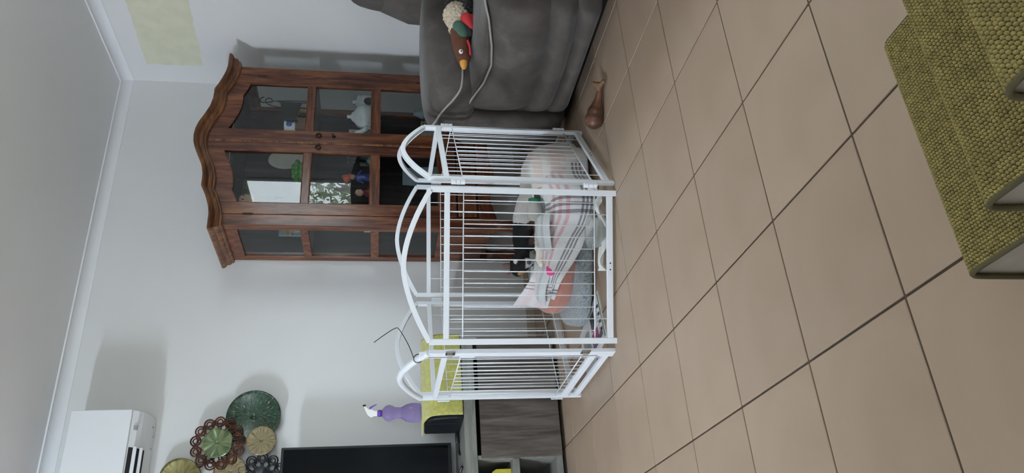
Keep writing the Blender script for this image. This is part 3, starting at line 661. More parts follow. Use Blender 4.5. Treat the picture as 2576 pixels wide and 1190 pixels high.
for k in range(ny + 1):
    y = SY0 + (SY1 - SY0) * k / ny; row = []; fx = front_x(y)
    edge = min(1, min((y - SY0) / .03, (SY1 - y) / .22)); edge = max(.0, edge)
    segs = [(.055, interp(s2_t, y), .042), (interp(s2_t, y), interp(s1_t, y), .048), (interp(s1_t, y), interp(welt_t, y), .052)]
    row.append((fx + .12, y, .05))
    for z0, z1, bl in segs:
        for q in range(17):
            t = (1 - math.cos(PI * q / 16)) / 2; row.append((fx - bl * (1 - abs(2 * t - 1) ** 2.6) * (.25 + .75 * edge) + .026, y, z0 + (z1 - z0) * t))
    zw = interp(welt_t, y); zt = .490 + .012 * math.sin(PI * (y - SY0) / (SY1 - SY0))
    for q in range(1, 9):
        a = PI / 2 * q / 8; row.append((fx + .012 - .018 * math.sin(2 * a) * edge + .13 * (1 - math.cos(a)), y, zw + (zt - zw) * math.sin(a)))
    for q in range(1, 7): row.append((fx + .142 + .52 * q / 6, y, zt - .03 * q / 6))
    P.append(row)
seat = sf(MB().grid(P), 'seat')
seat2 = share(seat, 'seat', sofa, (0, -.75, 0))
for dy in (0, -.75):
    sf(MB().tube([(front_x(y) + .004, y + dy, interp(welt_t, y) + .001) for y in [SY0 + .008 + (1.905 - SY0) * k / 40 for k in range(41)]], .0045, 8), 'piping', 'welt')
sf(MB().box(.0, .98, .56, 2.20, .045, .40), 'chassis', 'suede', smooth=False, bevel=.02)
sf(MB().box(.08, .95, .60, 2.16, .0, .045), 'plinth', 'black', smooth=False)
for y0, y1 in ((2.03, 2.22), (.35, .55)):
    sf(MB().sq((.44, (y0 + y1) / 2, .29), (.50, (y1 - y0) / 2 + .015, .26), .22, 26), 'arm')
def puff(p): return Vector((p.x, p.y, p.z * (1 + .10 * math.cos(p.x * 4))))
sf(MB().sq((.335, 1.99, .565), (.405, .19, .118), .42, 26, dx=puff), 'arm_cushion')
sf(MB().sq((.335, .40, .565), (.405, .15, .118), .42, 26, dx=puff), 'arm_cushion')
def arm_front(y, z):
    q = 1 - abs((y - 1.99) / .19) ** 4.76 - abs((z - .565) / .126) ** 4.76
    return .335 - .405 * max(.02, q) ** .21 - .003
sf(MB().tube(smooth_path([(arm_front(y, z), y, z) for y, z in ((2.10, .650), (2.041, .634), (1.973, .615), (1.919, .592), (1.873, .564), (1.838, .538), (1.818, .530), (1.806, .528))], 5), .005, 8), 'piping', 'welt')
bt = Matrix.Rotation(.26, 3, 'Y')
for yc in (1.72, .96):
    sf(MB().sq((.715, yc + .012, .70), (.18, .40, .36), .45, 26, bt.to_4x4(), dx=lambda p: Vector((p.x - .03 * math.cos(p.z * 11), p.y, p.z))), 'backrest')
    sf(MB().sq((.735, yc + .012, .90), (.17, .395, .15), .6, 20, bt.to_4x4()), 'headrest')

# plush pheasant on the seat
t = thing('plush_pheasant', 'plush pheasant dog toy with cream fleece body and brown head on the sofa seat', 'dog toy', (.138, 1.715, .492))
def fluff(o, amp, fr):
    for v in o.data.vertices:
        n = v.co.normalized() if v.co.length else Vector((0, 0, 1)); v.co += v.normal * (noise.noise(v.co * fr) * amp + random.uniform(-.2, .6) * amp)
b = blob('fleece_body', [((.095, 0, .055), .055, (.12, .005, .06), .06), ((.05, 0, .055), .045, (.06, 0, .055), .045)], 'cream_fur', t, .004, 2); fluff(b, .006, 120)
blob('head', [((.035, 0, .05), .046, (-.05, -.005, .05), .040), ((-.05, -.005, .05), .038, (-.125, -.01, .045), .030)], 'brownfab', t, .004, 3)
blob('wing', [((.028, -.03, .062), .026, (-.018, -.042, .045), .022)], 'greenfab', t, .004, 2)
blob('wing', [((.035, -.035, .03), .024, (-.02, -.045, .02), .018)], 'darkcloth', t, .004, 2)
blob('wattle', [((.055, -.05, .03), .026, (.005, -.05, .012), .016), ((.03, -.05, .004), .016, (.06, -.05, .004), .018)], 'redfab', t, .004, 2)
MB().tube(smooth_path([(-.06, -.045, .03), (-.09, -.045, .022), (-.13, -.04, .02)], 5), .005, 6).build('collar', 'redfab', t, smooth=True)
MB().lathe([(0, 0), (.017, 0), (.014, .018), (.008, .032), (0, .036)], 14, Matrix.Translation((-.148, -.014, .046)) @ Matrix.Rotation(-PI / 2, 4, 'Y'), cap=False).build('beak', 'beak', t, smooth=True)
MB().sq((-.115, -.040, .058), (.012, .004, .009), 1, 10).build('eye', 'eyew', t, smooth=True); MB().sq((-.115, -.0435, .057), (.0035, .002, .004), 1, 8).build('pupil', 'dark', t, smooth=True)
b = blob('tail', [((.13, -.03, .02), .030, (.17, -.02, .03), .035), ((.19, 0, .06), .025, (.18, 0, .09), .02)], 'blackfur', t, .004, 1); fluff(b, .008, 150)

# vinyl drumstick toy on the floor
t = thing('drumstick_toy', 'brown vinyl roast chicken leg dog toy lying on the tiles', 'dog toy', (-.285, 1.64, 0))
blob('meat', [((-.025, .012, .038), .038, (.0, -.005, .034), .032), ((.0, -.005, .034), .030, (.035, -.03, .026), .017), ((.035, -.03, .026), .016, (.062, -.055, .022), .013)], 'roast', t, .0035, 4)
blob('bone_end', [((.062, -.055, .022), .012, (.085, -.068, .028), .013), ((.085, -.068, .03), .011, (.098, -.062, .046), .008), ((.08, -.07, .022), .01, (.078, -.098, .016), .009)], 'bone', t, .0032, 2)

# ------------------------------------------------------------------ split system air conditioner
ac = thing('air_conditioner', 'white split system air conditioner head high on the television wall', 'air conditioner', (-1.43, YB, 2.09))
A0, A1 = -1.83, -1.027
def acb(mb, name, mat, **k):
    mb.v = [(x + 1.43, y - YB, z - 2.09) for x, y, z in mb.v]; return mb.build(name, mat, ac, **k)
pr = [(3.25, 2.262), (3.09, 2.262), (3.066, 2.255), (3.058, 2.24), (3.058, 1.985)]
low = [(3.062, 1.978), (3.075, 1.960), (3.10, 1.945), (3.14, 1.933), (3.19, 1.926), (3.25, 1.924)]
acb(MB().poly(pr + low, 'x', A0, A1), 'body', 'acwhite', bevel=.006)
acb(MB().box(A0 + .004, A1 - .002, 3.046, 3.0575, 1.984, 2.248), 'front_panel', 'acwhite', bevel=.004)
# outlet set into the curved underside, with two louvers
acb(MB().poly([(3.060, 1.980), (3.071, 1.9615), (3.0965, 1.9435), (3.137, 1.9305), (3.145, 1.945), (3.075, 1.982)], 'x', A0 + .10, A1 - .175), 'outlet', 'dark')
for (y, z) in ((3.072, 1.957), (3.104, 1.939)):
    acb(MB().box(A0 + .10, A1 - .17, y - .004, y + .004, z - .010, z + .006, Matrix.Identity(4)), 'louver', 'acwhite', bevel=.002)
acb(MB().box(A1 - .095, A1 - .075, 3.062, 3.075, 1.957, 1.972, Matrix.Identity(4)), 'display', 'acgrey')
for dx, y in ((-.05, 3.20), (-.09, 3.225), (-.15, 3.215)):
    acb(MB().box(A1 + dx - .004, A1 + dx + .004, y - .003, y + .003, 1.9225, 1.928), 'screw_hole', 'acgrey')

# ------------------------------------------------------------------ metal wall art
def glaze(name, stops, scale, rough=.25, metal=.5, radial=True):
    m, nt, b = new_mat(name); mp = coords(nt); gr = nt.nodes.new('ShaderNodeTexGradient'); gr.gradient_type = 'SPHERICAL' if radial else 'LINEAR'
    sep = nt.nodes.new('ShaderNodeSeparateXYZ'); at = nt.nodes.new('ShaderNodeMath'); at.operation = 'ARCTAN2'
    nt.links.new(mp.outputs[0], sep.inputs[0]); nt.links.new(sep.outputs[2], at.inputs[0]); nt.links.new(sep.outputs[0], at.inputs[1])
    ln = nt.nodes.new('ShaderNodeVectorMath'); ln.operation = 'LENGTH'; nt.links.new(mp.outputs[0], ln.inputs[0])
    cm = nt.nodes.new('ShaderNodeCombineXYZ'); ml = nt.nodes.new('ShaderNodeMath'); ml.operation = 'MULTIPLY'; ml.inputs[1].default_value = 2.2
    nt.links.new(at.outputs[0], ml.inputs[0]); nt.links.new(ml.outputs[0], cm.inputs[0]); lm = nt.nodes.new('ShaderNodeMath'); lm.operation = 'MULTIPLY'; lm.inputs[1].default_value = 9.0; nt.links.new(ln.outputs['Value'], lm.inputs[0]); nt.links.new(lm.outputs[0], cm.inputs[1])
    n = nt.nodes.new('ShaderNodeTexNoise'); n.inputs['Scale'].default_value = scale; n.inputs['Detail'].default_value = 4; nt.links.new(cm.outputs[0], n.inputs['Vector'])
    r = ramp(nt, stops); nt.links.new(n.outputs[0], r.inputs[0]); nt.links.new(r.outputs[0], b.inputs['Base Color'])
    b.inputs['Roughness'].default_value = rough; b.inputs['Metallic'].default_value = metal; return m
MT['g_green'] = glaze('streaked_green_glaze', [(.34, (.022, .014, .009)), (.44, (.012, .045, .028)), (.53, (.03, .085, .055)), (.62, (.075, .06, .03)), (.72, (.30, .36, .28))], 5.0, .3, .1)
MT['g_leaf'] = glaze('green_leaf_enamel', [(.3, (.08, .10, .04)), (.5, (.11, .17, .08)), (.7, (.28, .24, .12))], 1.5, .25, .2)
MT['g_tan'] = glaze('tan_antique_metal', [(.3, (.13, .10, .055)), (.5, (.22, .18, .095)), (.7, (.34, .28, .16))], 3.5, .4, .3)
MT['g_rust'] = plain('rusty_copper', (.085, .032, .02), .4, .7, var=.6, vscale=12)
MT['g_black'] = plain('blackened_steel', (.03, .032, .036), .3, .8, var=.4, vscale=20)
MT['g_olive'] = glaze('olive_brass', [(.3, (.12, .11, .04)), (.55, (.23, .20, .08)), (.75, (.30, .27, .13))], 2.0, .35, .5)
art = thing('metal_wall_art', 'wall sculpture of overlapping green, rust and tan metal discs above the television', 'wall art', (-1.2, YB, 1.55))
AM = Matrix.Rotation(PI / 2, 4, 'X')
def disc(name, mat, x, z, y, r, dish, rim=0., ripple=0, amp=0., n=48, sx=1.0):
    P = []
    for k in range(n):
        a = 2 * PI * k / n; row = []
        for q in range(9):
            t = .06 + .94 * q / 8; rr = r * t * (1 + amp * .4 * math.sin(ripple * a) * t); row.append((rr * math.cos(a) * sx, -dish * t * t - amp * r * math.sin(ripple * a) * t * t, rr * math.sin(a)))
        P.append(row)
    mb = MB().grid(P, True); mb.add([p[0] for p in P], [tuple(range(n))])
    return mb.build(name, mat, art, smooth=True, loc=(x + 1.2, y - YB, z - 1.55), solid=.002)
disc('green_disc', 'g_green', -1.035, 1.464, 3.215, .130, .020)
disc('leaf_disc', 'g_leaf', -1.168, 1.616, 3.175, .071, .008, ripple=5, amp=.09)
disc('tan_disc', 'g_tan', -1.157, 1.417, 3.195, .071, .006, ripple=14, amp=.02)
# fretwork discs
def fret(name, mat, x, z, y, r0, r1, np_):
    mb = MB()
    for k in range(np_):
        a = 2 * PI * k / np_; c = Vector((math.cos(a) * (r1 - .024), 0, math.sin(a) * (r1 - .024)))
        mb.tube([c + Vector((.023 * math.cos(q * PI / 8), 0, .023 * math.sin(q * PI / 8))) for q in range(16)], .0042, 6, closed=True)
        mb.tube([c + Vector((.012 * math.cos(q * PI / 6), 0, .012 * math.sin(q * PI / 6))) * 1.0 for q in range(12)], .0034, 6, closed=True)
        a2 = a + PI / np_; c2 = Vector((math.cos(a2) * (r0 + .024), 0, math.sin(a2) * (r0 + .024)))
        mb.tube([c2 + Matrix.Rotation(-a2, 3, 'Y') @ Vector((.026 * math.cos(q * PI / 7), 0, .014 * math.sin(q * PI / 7))) for q in range(14)], .0038, 6, closed=True)
    for rr, th in ((r0, .006), ((r0 + r1) / 2 + .002, .003)):
        mb.tube([(rr * math.cos(q * PI / 24), 0, rr * math.sin(q * PI / 24)) for q in range(48)], th, 6, closed=True)
    return mb.build(name, mat, art, smooth=True, loc=(x + 1.2, y - YB, z - 1.55))
fret('fretwork_disc', 'g_rust', -1.165, 1.616, 3.19, .062, .128, 13)
fret('fretwork_disc', 'g_black', -1.33, 1.405, 3.20, .045, .115, 11)
disc('black_centre', 'g_black', -1.33, 1.405, 3.195, .05, .01, ripple=6, amp=.03)
disc('olive_disc', 'g_olive', -1.322, 1.775, 3.21, .095, .010, ripple=3, amp=.02)
disc('tan_disc', 'g_tan', -1.30, 1.55, 3.20, .075, .008, ripple=12, amp=.03)
MB().tube([(-.13, -.006, -.15), (0, -.012, .05), (-.1, -.012, .2)], .005, 6).tube([(.16, -.012, -.08), (0, -.012, .05)], .005, 6).build('bracket', 'g_black', art)

# ------------------------------------------------------------------ television unit and what stands on it
UX0, UX1, UF = -2.35, -.787, 2.80
tvu = thing('television_unit', 'low grey oak laminate television unit with drawers and open shelves', 'tv unit', (-1.57, 3.02, 0))
def ub(mb, name, mat, parent=tvu, **k):
    mb.v = [(x + 1.57, y - 3.02, z) for x, y, z in mb.v]; return mb.build(name, mat, parent, **k)
ub(MB().box(UX0, UX1, UF, YB - .012, .413, .468), 'top_slab', 'tvslab', bevel=.002)
ub(MB().box(UX0 + .02, UX1 - .01, UF + .06, YB - .03, .0, .02), 'plinth', 'black')
ub(MB().box(UX0, UX1, UF, YB - .012, .02, .049), 'bottom_board', 'tvslab', bevel=.0015)
ub(MB().box(UX0, UX1, YB - .03, YB - .014, .049, .413), 'back_board', 'black')
for x in (UX1 - .018, -1.366, -1.785, UX0): ub(MB().box(x, x + .018, UF + .004, YB - .03, .049, .413), 'upright', 'tvslab', bevel=.0015)
ub(MB().box(-1.767, -1.366, UF + .002, YB - .03, .222, .253), 'shelf', 'tvslab', bevel=.0015)
ub(MB().box(-.953, UX1 - .001, UF - .016, UF, .022, .396), 'drawer_front', 'tvwood', bevel=.0015)
ub(MB().box(-1.361, -.963, UF - .016, UF, .022, .396), 'drawer_front', 'tvwood', bevel=.0015)
ub(MB().box(UX0, -1.79, UF - .016, UF, .022, .396), 'drawer_front', 'tvwood', bevel=.0015)
# yellow toy and a soft toy inside the open compartment
t = thing('yellow_toy_tub', 'yellow plastic toy tub with a jagged rim in the open shelf', 'toy', (-1.47, 2.93, .2535))
za = [(-.07, 0), (.07, 0), (.07, .07)] + [(.07 - .14 * k / 10, .07 + (.02 if k % 2 else 0)) for k in range(1, 10)] + [(-.07, .07)]
MB().poly(za, 'y', -.07, -.064).box(-.07, -.064, -.064, .06, 0, .07).box(.064, .07, -.064, .06, 0, .07).box(-.064, .064, -.064, .06, 0, .006).box(-.07, .07, .06, .066, 0, .07).build('tub', 'ytoy', t, bevel=.001)
blob('soft_toy', [((0, -.01, .04), .03, (.0, -.01, .085), .022), ((-.02, -.01, .10), .008, (-.025, -.01, .13), .006), ((.02, -.01, .10), .008, (.024, -.01, .125), .006)], 'skin', t, .004, 2)
# television
tv = thing('television', 'large flat black television standing on the grey unit', 'television', (-1.83, 3.1, .468))
MB().box(-.62, .612, -.008, .03, .036, .840).build('casing', 'black', tv, bevel=.004)
MB().box(-.608, .60, -.0095, -.007, .052, .828).build('screen', 'screen', tv)
for sx in (-.40, .40):
    MB().tube([(sx, .01, .06), (sx + .02, -.06, .02), (sx + .055, -.19, .006)], .007, 8).tube([(sx, .01, .06), (sx + .02, .06, .02), (sx + .03, .11, .006)], .007, 8).build('foot', 'black', tv, smooth=True)
# black box with a towel and a spray bottle
bx = thing('black_speaker_box', 'black plastic sub box under a yellow towel on the television unit', 'box', (-.98, 2.93, .468), math.radians(4))
pf = [(-.11, 0), (.10, 0), (.10, .172), (-.03, .176), (-.075, .165), (-.100, .14), (-.113, .09), (-.116, .03)]
MB().poly(pf, 'x', -.205, .215).build('shell', 'black', bx, bevel=.006)
MB().poly([(a * .97 - .001, b * .96 + .003) for a, b in pf], 'x', -.2065, -.2035).build('side_panel', 'black', bx)
MB().box(-.208, -.2055, -.05, -.046, .02, .165).build('seam', 'dark', bx)
cd = MB().tube(smooth_path([(-1.19, 3.0, .49), (-1.20, 3.01, .482), (-1.225, 3.02, .474), (-1.28, 3.03, .473), (-1.30, 3.0, .473)], 5), .005, 8).sq((-1.215, 3.005, .482), (.028, .012, .011), .7, 10)
tag(cd.build('power_cord', 'black', smooth=True), 'black power plug and cord beside the black box', 'cord')
# towel folded over the box
prof = [(.085, .1785), (.03, .180), (-.03, .1825), (-.065, .176), (-.092, .160), (-.112, .135), (-.122, .09), (-.124, .04), (-.120, .004)]
pth = smooth_path([(0, a, b) for a, b in prof], 4); P = []
for k in range(41):
    u = k / 40; x = -.19 + .405 * u; row = []
    for q, p in enumerate(pth):
        fold = .0025 * math.sin(u * 17 + q * .25) + noise.noise(Vector((u * 6, q * .2, 1))) * .004
        sh = (-.03 * sstep(.55, 0, q / len(pth)) * (1 - u) * 1) if u < .2 else 0
        dz = -.012 * (1 - u) * sstep(.2, 1, q / len(pth)) * 0
        row.append((x + sh * (1 - u * 5), p.y - abs(fold) * (1 if q > 8 else .2), p.z + (fold * .4 + .002 if q < 12 else 0) + dz))
    P.append(row)
tw = MB().grid(P).build('yellow_towel', 'yellow', smooth=True, solid=.008, loc=(-.98, 2.93, .4685)); tw.rotation_euler = (0, 0, math.radians(4))
tag(tw, 'fluffy yellow microfibre towel draped over the black box', 'towel')
bo = thing('spray_bottle', 'purple trigger spray bottle standing on the yellow towel', 'bottle', (-1.10, 2.965, .656))
pb = [(0, 0), (.036, 0), (.044, .006), (.047, .025), (.046, .05), (.040, .072), (.031, .088), (.027, .095), (.0265, .1), (.028, .103), (.0265, .106), (.028, .11), (.0265, .114), (.028, .118), (.0275, .123), (.033, .132), (.039, .145), (.040, .155), (.034, .17), (.02, .182), (.0125, .186), (.0125, .19)]
MB().lathe(pb, 28, cap=False).build('bottle_body', 'purple', bo, smooth=True)
MB().lathe([(0, .186), (.016, .186), (.0165, .2), (.014, .206), (0, .206)], 20, cap=False).build('collar', 'violet', bo, smooth=True)
MB().poly([(-.012, .206), (.012, .206), (.012, .222), (.018, .236), (.006, .252), (-.012, .262), (-.032, .270), (-.036, .262), (-.02, .245), (-.022, .235), (-.014, .222)][::-1], 'y', -.011, .011).build('spray_head', 'white', bo, bevel=.003).rotation_euler = (0, 0, PI * .9)
MB().poly([(-.018, .242), (-.03, .244), (-.044, .212), (-.041, .209), (-.028, .23)], 'y', -.006, .006).build('trigger', 'violet', bo, bevel=.001).rotation_euler = (0, 0, PI * .9)
MB().lathe([(0, 0), (.008, 0), (.008, .006), (0, .006)], 10, Matrix.Translation((.036, 0, .268)) @ Matrix.Rotation(PI / 2, 4, 'Y'), cap=False).build('nozzle', 'black', bo)

# ------------------------------------------------------------------ inside the playpen: bed, towels, dog
BC = Vector((-.545, 2.155, 0)); BD = Vector((.914, -.407, 0)); BN = Vector((.407, .914, 0))
def bw(a, b, z): return BC + BD * a + BN * b + Vector((0, 0, z))
bed = thing('dog_bed', 'grey plush dog bed with a coral bolster rim inside the playpen', 'dog bed', BC)
def soft(p):
    p = Vector(p); return p
mb = MB(); rot = Matrix.Rotation(math.atan2(BD.y, BD.x), 3, 'Z')
mb.sq(rot @ Vector((-.06, -.03, .038)), (.345, .235, .038), .55, 22, rot.to_4x4())
mb.build('mattress', 'plush', bed, smooth=True)
ER, EB, TR = .285, .175, .068
P = []
for k in range(64):
    a = 2 * PI * k / 64; c = Vector((ER * math.cos(a), EB * math.sin(a), .125)); nrm = Vector((math.cos(a) / ER, math.sin(a) / EB, 0)).normalized(); row = []
    for q in range(17):
        b_ = 2 * PI * q / 16; rr = TR * (1 + .06 * noise.noise(Vector((math.cos(a) * 3, math.sin(a) * 3, q * .4)))); row.append(rot @ (c + nrm * rr * math.cos(b_) + Vector((0, 0, rr * 1.05 * math.sin(b_)))))
    P.append(row)
MB().grid(P, True).build('bolster', 'orange', bed, smooth=True)
P = []
for k in range(64):
    a = 2 * PI * k / 64; c = Vector((ER * math.cos(a), EB * math.sin(a), .125)); nrm = Vector((math.cos(a) / ER, math.sin(a) / EB, 0)).normalized(); row = []
    for q in range(10):
        b_ = PI * (.33 + .85 * q / 9); row.append(rot @ (c + nrm * (TR + .006) * math.cos(b_) + Vector((0, 0, (TR + .006) * 1.05 * math.sin(b_)))))
    row.append(rot @ Vector((0, 0, .10))); P.append(row)
MB().grid(P, True).build('lining', 'plushtop', bed, smooth=True)

def stripe_mat(name, base, ubands, vbands, weave=.3):
    m, nt, b = new_mat(name); uv = nt.nodes.new('ShaderNodeUVMap'); sep = nt.nodes.new('ShaderNodeSeparateXYZ'); nt.links.new(uv.outputs[0], sep.inputs[0])
    cur = None
    for ax, bands in ((0, ubands), (1, vbands)):
        if not bands: continue
        stops = [(0.0, (1, 1, 1))]
        for a, bb, c in bands: stops += [(a, c), (bb, (1, 1, 1))]
        r = ramp(nt, stops); r.color_ramp.interpolation = 'CONSTANT'; nt.links.new(sep.outputs[ax], r.inputs[0])
        if cur is None: cur = r.outputs[0]
        else:
            mx = nt.nodes.new('ShaderNodeMix'); mx.data_type = 'RGBA'; mx.blend_type = 'MULTIPLY'; mx.inputs[0].default_value = 1
            nt.links.new(cur, mx.inputs[6]); nt.links.new(r.outputs[0], mx.inputs[7]); cur = mx.outputs[2]
    mx = nt.nodes.new('ShaderNodeMix'); mx.data_type = 'RGBA'; mx.blend_type = 'MULTIPLY'; mx.inputs[0].default_value = 1
    mx.inputs[6].default_value = (*base, 1)
    if cur is not None: nt.links.new(cur, mx.inputs[7])
    else: mx.inputs[7].default_value = (1, 1, 1, 1)
    nt.links.new(mx.outputs[2], b.inputs['Base Color']); b.inputs['Roughness'].default_value = .9; b.inputs['Sheen Weight'].default_value = .2
    mp = coords(nt); n = noise_n(nt, mp, 220, 3); n2 = noise_n(nt, mp, 30, 4); ad = nt.nodes.new('ShaderNodeMath'); ad.operation = 'MULTIPLY_ADD'; ad.inputs[1].default_value = .35
    nt.links.new(n.outputs[0], ad.inputs[0]); nt.links.new(n2.outputs[0], ad.inputs[2]); bump(nt, b, ad.outputs[0], .9, .007); return m
PK = (.95, .60, .62); CH = (.38, .37, .39); CH2 = (.45, .45, .47)
MT['towelA'] = stripe_mat('plaid_tea_towel', (.62, .61, .60), [(.03, .04, CH), (.05, .06, CH), (.60, .62, CH), (.638, .658, CH), (.676, .696, CH)], [(.10, .125, CH), (.145, .17, CH), (.19, .215, CH), (.34, .385, PK), (.43, .475, PK), (.52, .565, PK)])
MT['towelB'] = stripe_mat('grey_striped_towel', (.52, .53, .53), [], [(.22, .235, CH2), (.26, .275, CH2), (.30, .315, CH2), (.62, .635, CH2), (.66, .675, CH2)])
MT['towelC'] = stripe_mat('pink_white_towel', (.64, .60, .60), [(.30, .32, CH2), (.36, .38, CH2), (.42, .44, CH2)], [(.2, .4, (1, .86, .87)), (.6, .8, (1, .88, .88))])
MT['towelD'] = stripe_mat('cream_towel', (.66, .62, .57), [(.86, .88, CH), (.90, .92, CH)], [(.25, .40, (1, .83, .82)), (.5, .64, (1, .85, .84))])
def with_uv(o, nu, nv):
    uvl = o.data.uv_layers.new(name='UVMap')
    for p in o.data.polygons:
        for li, vi in zip(p.loop_indices, p.vertices): uvl.data[li].uv = ((vi // nv) / (nu - 1), (vi % nv) / (nv - 1))
def drape(name, mat, fn, nu, nv, label, folds=.012, fr=7.0, seed=0., th=.006):
    """cloth surface: fn(u, v) -> (a, b, z) in bed axes"""
    P = []
    for i in range(nu):
        row = []
        for j in range(nv):
            u, v = i / (nu - 1), j / (nv - 1); p = Vector(fn(u, v))
            q = Vector((p.x * fr, p.y * fr, p.z * fr * .6 + seed)); d = noise.noise(q) * folds + noise.noise(q * 2.3) * folds * .5
            out = Vector((p.x, p.y, 0)); out = out.normalized() if out.length > 1e-4 else Vector((0, 0, 0))
            p += out * d + Vector((0, 0, d * .5)); p.z = max(.009, p.z); row.append(bw(*p))
        P.append(row)
    me = bpy.data.meshes.new(name); mb = MB().grid(P); o = mb.build(name, mat, smooth=True)
    with_uv(o, nu, nv)
    d = o.modifiers.new('solid', 'SOLIDIFY'); d.thickness = th; d.offset = 0
    d = o.modifiers.new('sub', 'SUBSURF'); d.levels = 1; d.render_levels = 1
    tag(o, label, 'towel'); return o
D2R = PI / 180
def ring(th, off, z):
    a, b = ER * math.cos(th), EB * math.sin(th); n = Vector((math.cos(th) / ER, math.sin(th) / EB)).normalized(); return (a + n.x * off, b + n.y * off, z)
hang = [(.115, .010), (.118, .055), (.112, .105), (.098, .155), (.068, .190), (.026, .207), (-.03, .200), (-.085, .175)]
def hang_at(t):
    k = t * (len(hang) - 1); i = min(len(hang) - 2, int(k)); f = k - i; return (hang[i][0] + (hang[i + 1][0] - hang[i][0]) * f, hang[i][1] + (hang[i + 1][1] - hang[i][1]) * f)
def fA(u, v):
    th = (-142 + 102 * u) * D2R; lo = .47 * (1 - sstep(.0, .6, u)); t = lo + (1 - lo) * v; o, z = hang_at(t)
    o += .022 * math.sin(th * 9) * (1 - t) + .012 * math.sin(th * 5 + 1); return ring(th, o, z + .012 * math.sin(th * 6))
drape('plaid_towel', 'towelA', fA, 60, 30, 'white pink and charcoal plaid tea towel hanging over the front of the dog bed', .022, 9.)
def fD(u, v):
    th = (-58 + 128 * u) * D2R; t = v; o, z = hang_at(t); o += .018 * math.sin(th * 8) * (1 - t) - .02
    return ring(th, o + .005, z * 1.12 + .01)
drape('cream_towel', 'towelD', fD, 50, 26, 'cream and pink towel bunched over the right end of the dog bed', .016, 9, 4.)
def fB(u, v):
    th = (-150 + 70 * u) * D2R; t = .50 + .5 * v; o, z = hang_at(t); o = o * .9 + .012 - .1 * sstep(.4, 1, v)
    return ring(th, o + .012 * math.sin(th * 7), z + .012 + .012 * math.sin(u * 9))
drape('grey_towel', 'towelB', fB, 44, 24, 'grey towel with charcoal stripes lying along the front rim beside the dog', .014, 8, 9.)
def fC(u, v):
    # peaked towel standing beside the dog's head at the left end
    a = -.33 + .20 * u + .02 * v; b = -.05 - .10 * math.sin(PI * u) - .05 * (1 - v); top = .305 - .10 * u; return (a, b, .17 + (top - .17) * v)
drape('pink_striped_towel', 'towelC', fC, 32, 24, 'pale pink striped towel standing up beside the head of the dog', .02, 10, 2.)
# grey blanket the dog lies on
def fE(u, v):
    a = -.20 + .46 * u; b = -.16 + .28 * v; return (a, b, .198 + .012 * math.sin(u * 7) * math.sin(v * 5))
drape('grey_blanket', 'towelB', fE, 40, 26, 'light grey crumpled blanket underneath the dog', .016, 10, 6.)

# the dog, curled up asleep
def dw(a, b, z): return tuple(bw(a, b, z))
dog = thing('dog', 'small black and white dog with tan brows curled up asleep in the dog bed', 'dog', BC)
dpr = []
def dp(p0, r0, p1, r1): dpr.append((Vector(bw(*p0)) - BC, r0, Vector(bw(*p1)) - BC, r1))
dp((.115, -.035, .232), .060, (.06, .0, .236), .064)      # rump
dp((.06, .0, .236), .064, (-.03, .02, .238), .060)        # back
dp((-.03, .02, .238), .060, (-.10, .0, .238), .054)       # shoulders
dp((.115, -.07, .215), .045, (.05, -.105, .215), .036)    # thigh
dp((.05, -.105, .213), .030, (-.01, -.115, .212), .018)   # hind leg
dp((-.01, -.115, .212), .016, (-.04, -.118, .210), .016)  # hind paw
dp((.15, -.01, .22), .022, (.165, -.07, .212), .014)      # tail
dp((-.06, -.06, .226), .030, (-.03, -.105, .22), .018)    # forearm
dp((-.03, -.105, .22), .016, (-.075, -.125, .215), .014)
dp((-.10, .0, .244), .046, (-.135, -.02, .262), .040)     # neck
dp((-.135, -.025, .270), .042, (-.145, -.03, .278), .042) # skull
dp((-.14, -.055, .262), .030, (-.134, -.10, .246), .017)  # muzzle
dp((-.155, -.02, .285), .030, (-.165, -.02, .28), .030)   # cheek
body = blob('body', dpr, 'dogfur', dog, .005, 5)
BLK, WHT, TAN, BRN = (.005, .0045, .0045), (.50, .47, .44), (.36, .20, .09), (.05, .026, .018)
def dogcol(p):
    p = p + BC; a = (p - BC).dot(BD); b = (p - BC).dot(BN); z = p.z
    n = noise.noise(p * 30) * .012
    if a > .035 + n: c = WHT if z < .30 else WHT
    else: c = BLK
    if a > .035 + n and z < .225 and a < .12 and b < -.06: c = (.42, .35, .32)
    if -.06 < a < .035 and b < -.05 and z < .245: c = BRN
    if a < -.085:
        c = BLK
        if b < -.082 + n and z < .262: c = (.36, .35, .34)                                  # muzzle
        if (Vector((a, b, z)) - Vector((-.172, -.042, .268))).length < .020: c = TAN
        if (Vector((a, b, z)) - Vector((-.130, -.062, .298))).length < .010: c = WHT
        if z < .235 and b < -.03: c = WHT
    if b < -.112 and z < .228: c = WHT
    return c
paint(body, dogcol)
def ear(name, base, tip, back):
    base, tip, back = Vector(base), Vector(tip), Vector(back); P = []
    for k in range(9):
        t = k / 8; c = base.lerp(tip, t); wdt = .021 * (1 - t) ** .75 * (.75 + .9 * t); row = []
        for q in range(7):
            s = q / 6 * 2 - 1; row.append(c + back * (s * wdt) + (tip - base).cross(back).normalized() * (-.010 * (1 - s * s) * (1 - t)))
        P.append(row)
    return P
e1 = ear('e', (-.150, -.030, .305), (-.142, -.035, .353), (.8, -.25, -.1)); e1 = [[Vector(bw(*p)) - BC for p in r] for r in e1]
o = MB().grid(e1).build('ear', 'skin', dog, smooth=True, solid=.004, sub=1); MT['earfur'] = plain('ear_fur', (.10, .05, .04), .7, var=.2); o.data.materials[0] = MT['earfur']
e2 = ear('e', (-.165, .022, .292), (-.185, .045, .318), (.5, .6, 0)); e2 = [[Vector(bw(*p)) - BC for p in r] for r in e2]
MB().grid(e2).build('ear', MT['earfur'], dog, smooth=True, solid=.004, sub=1)
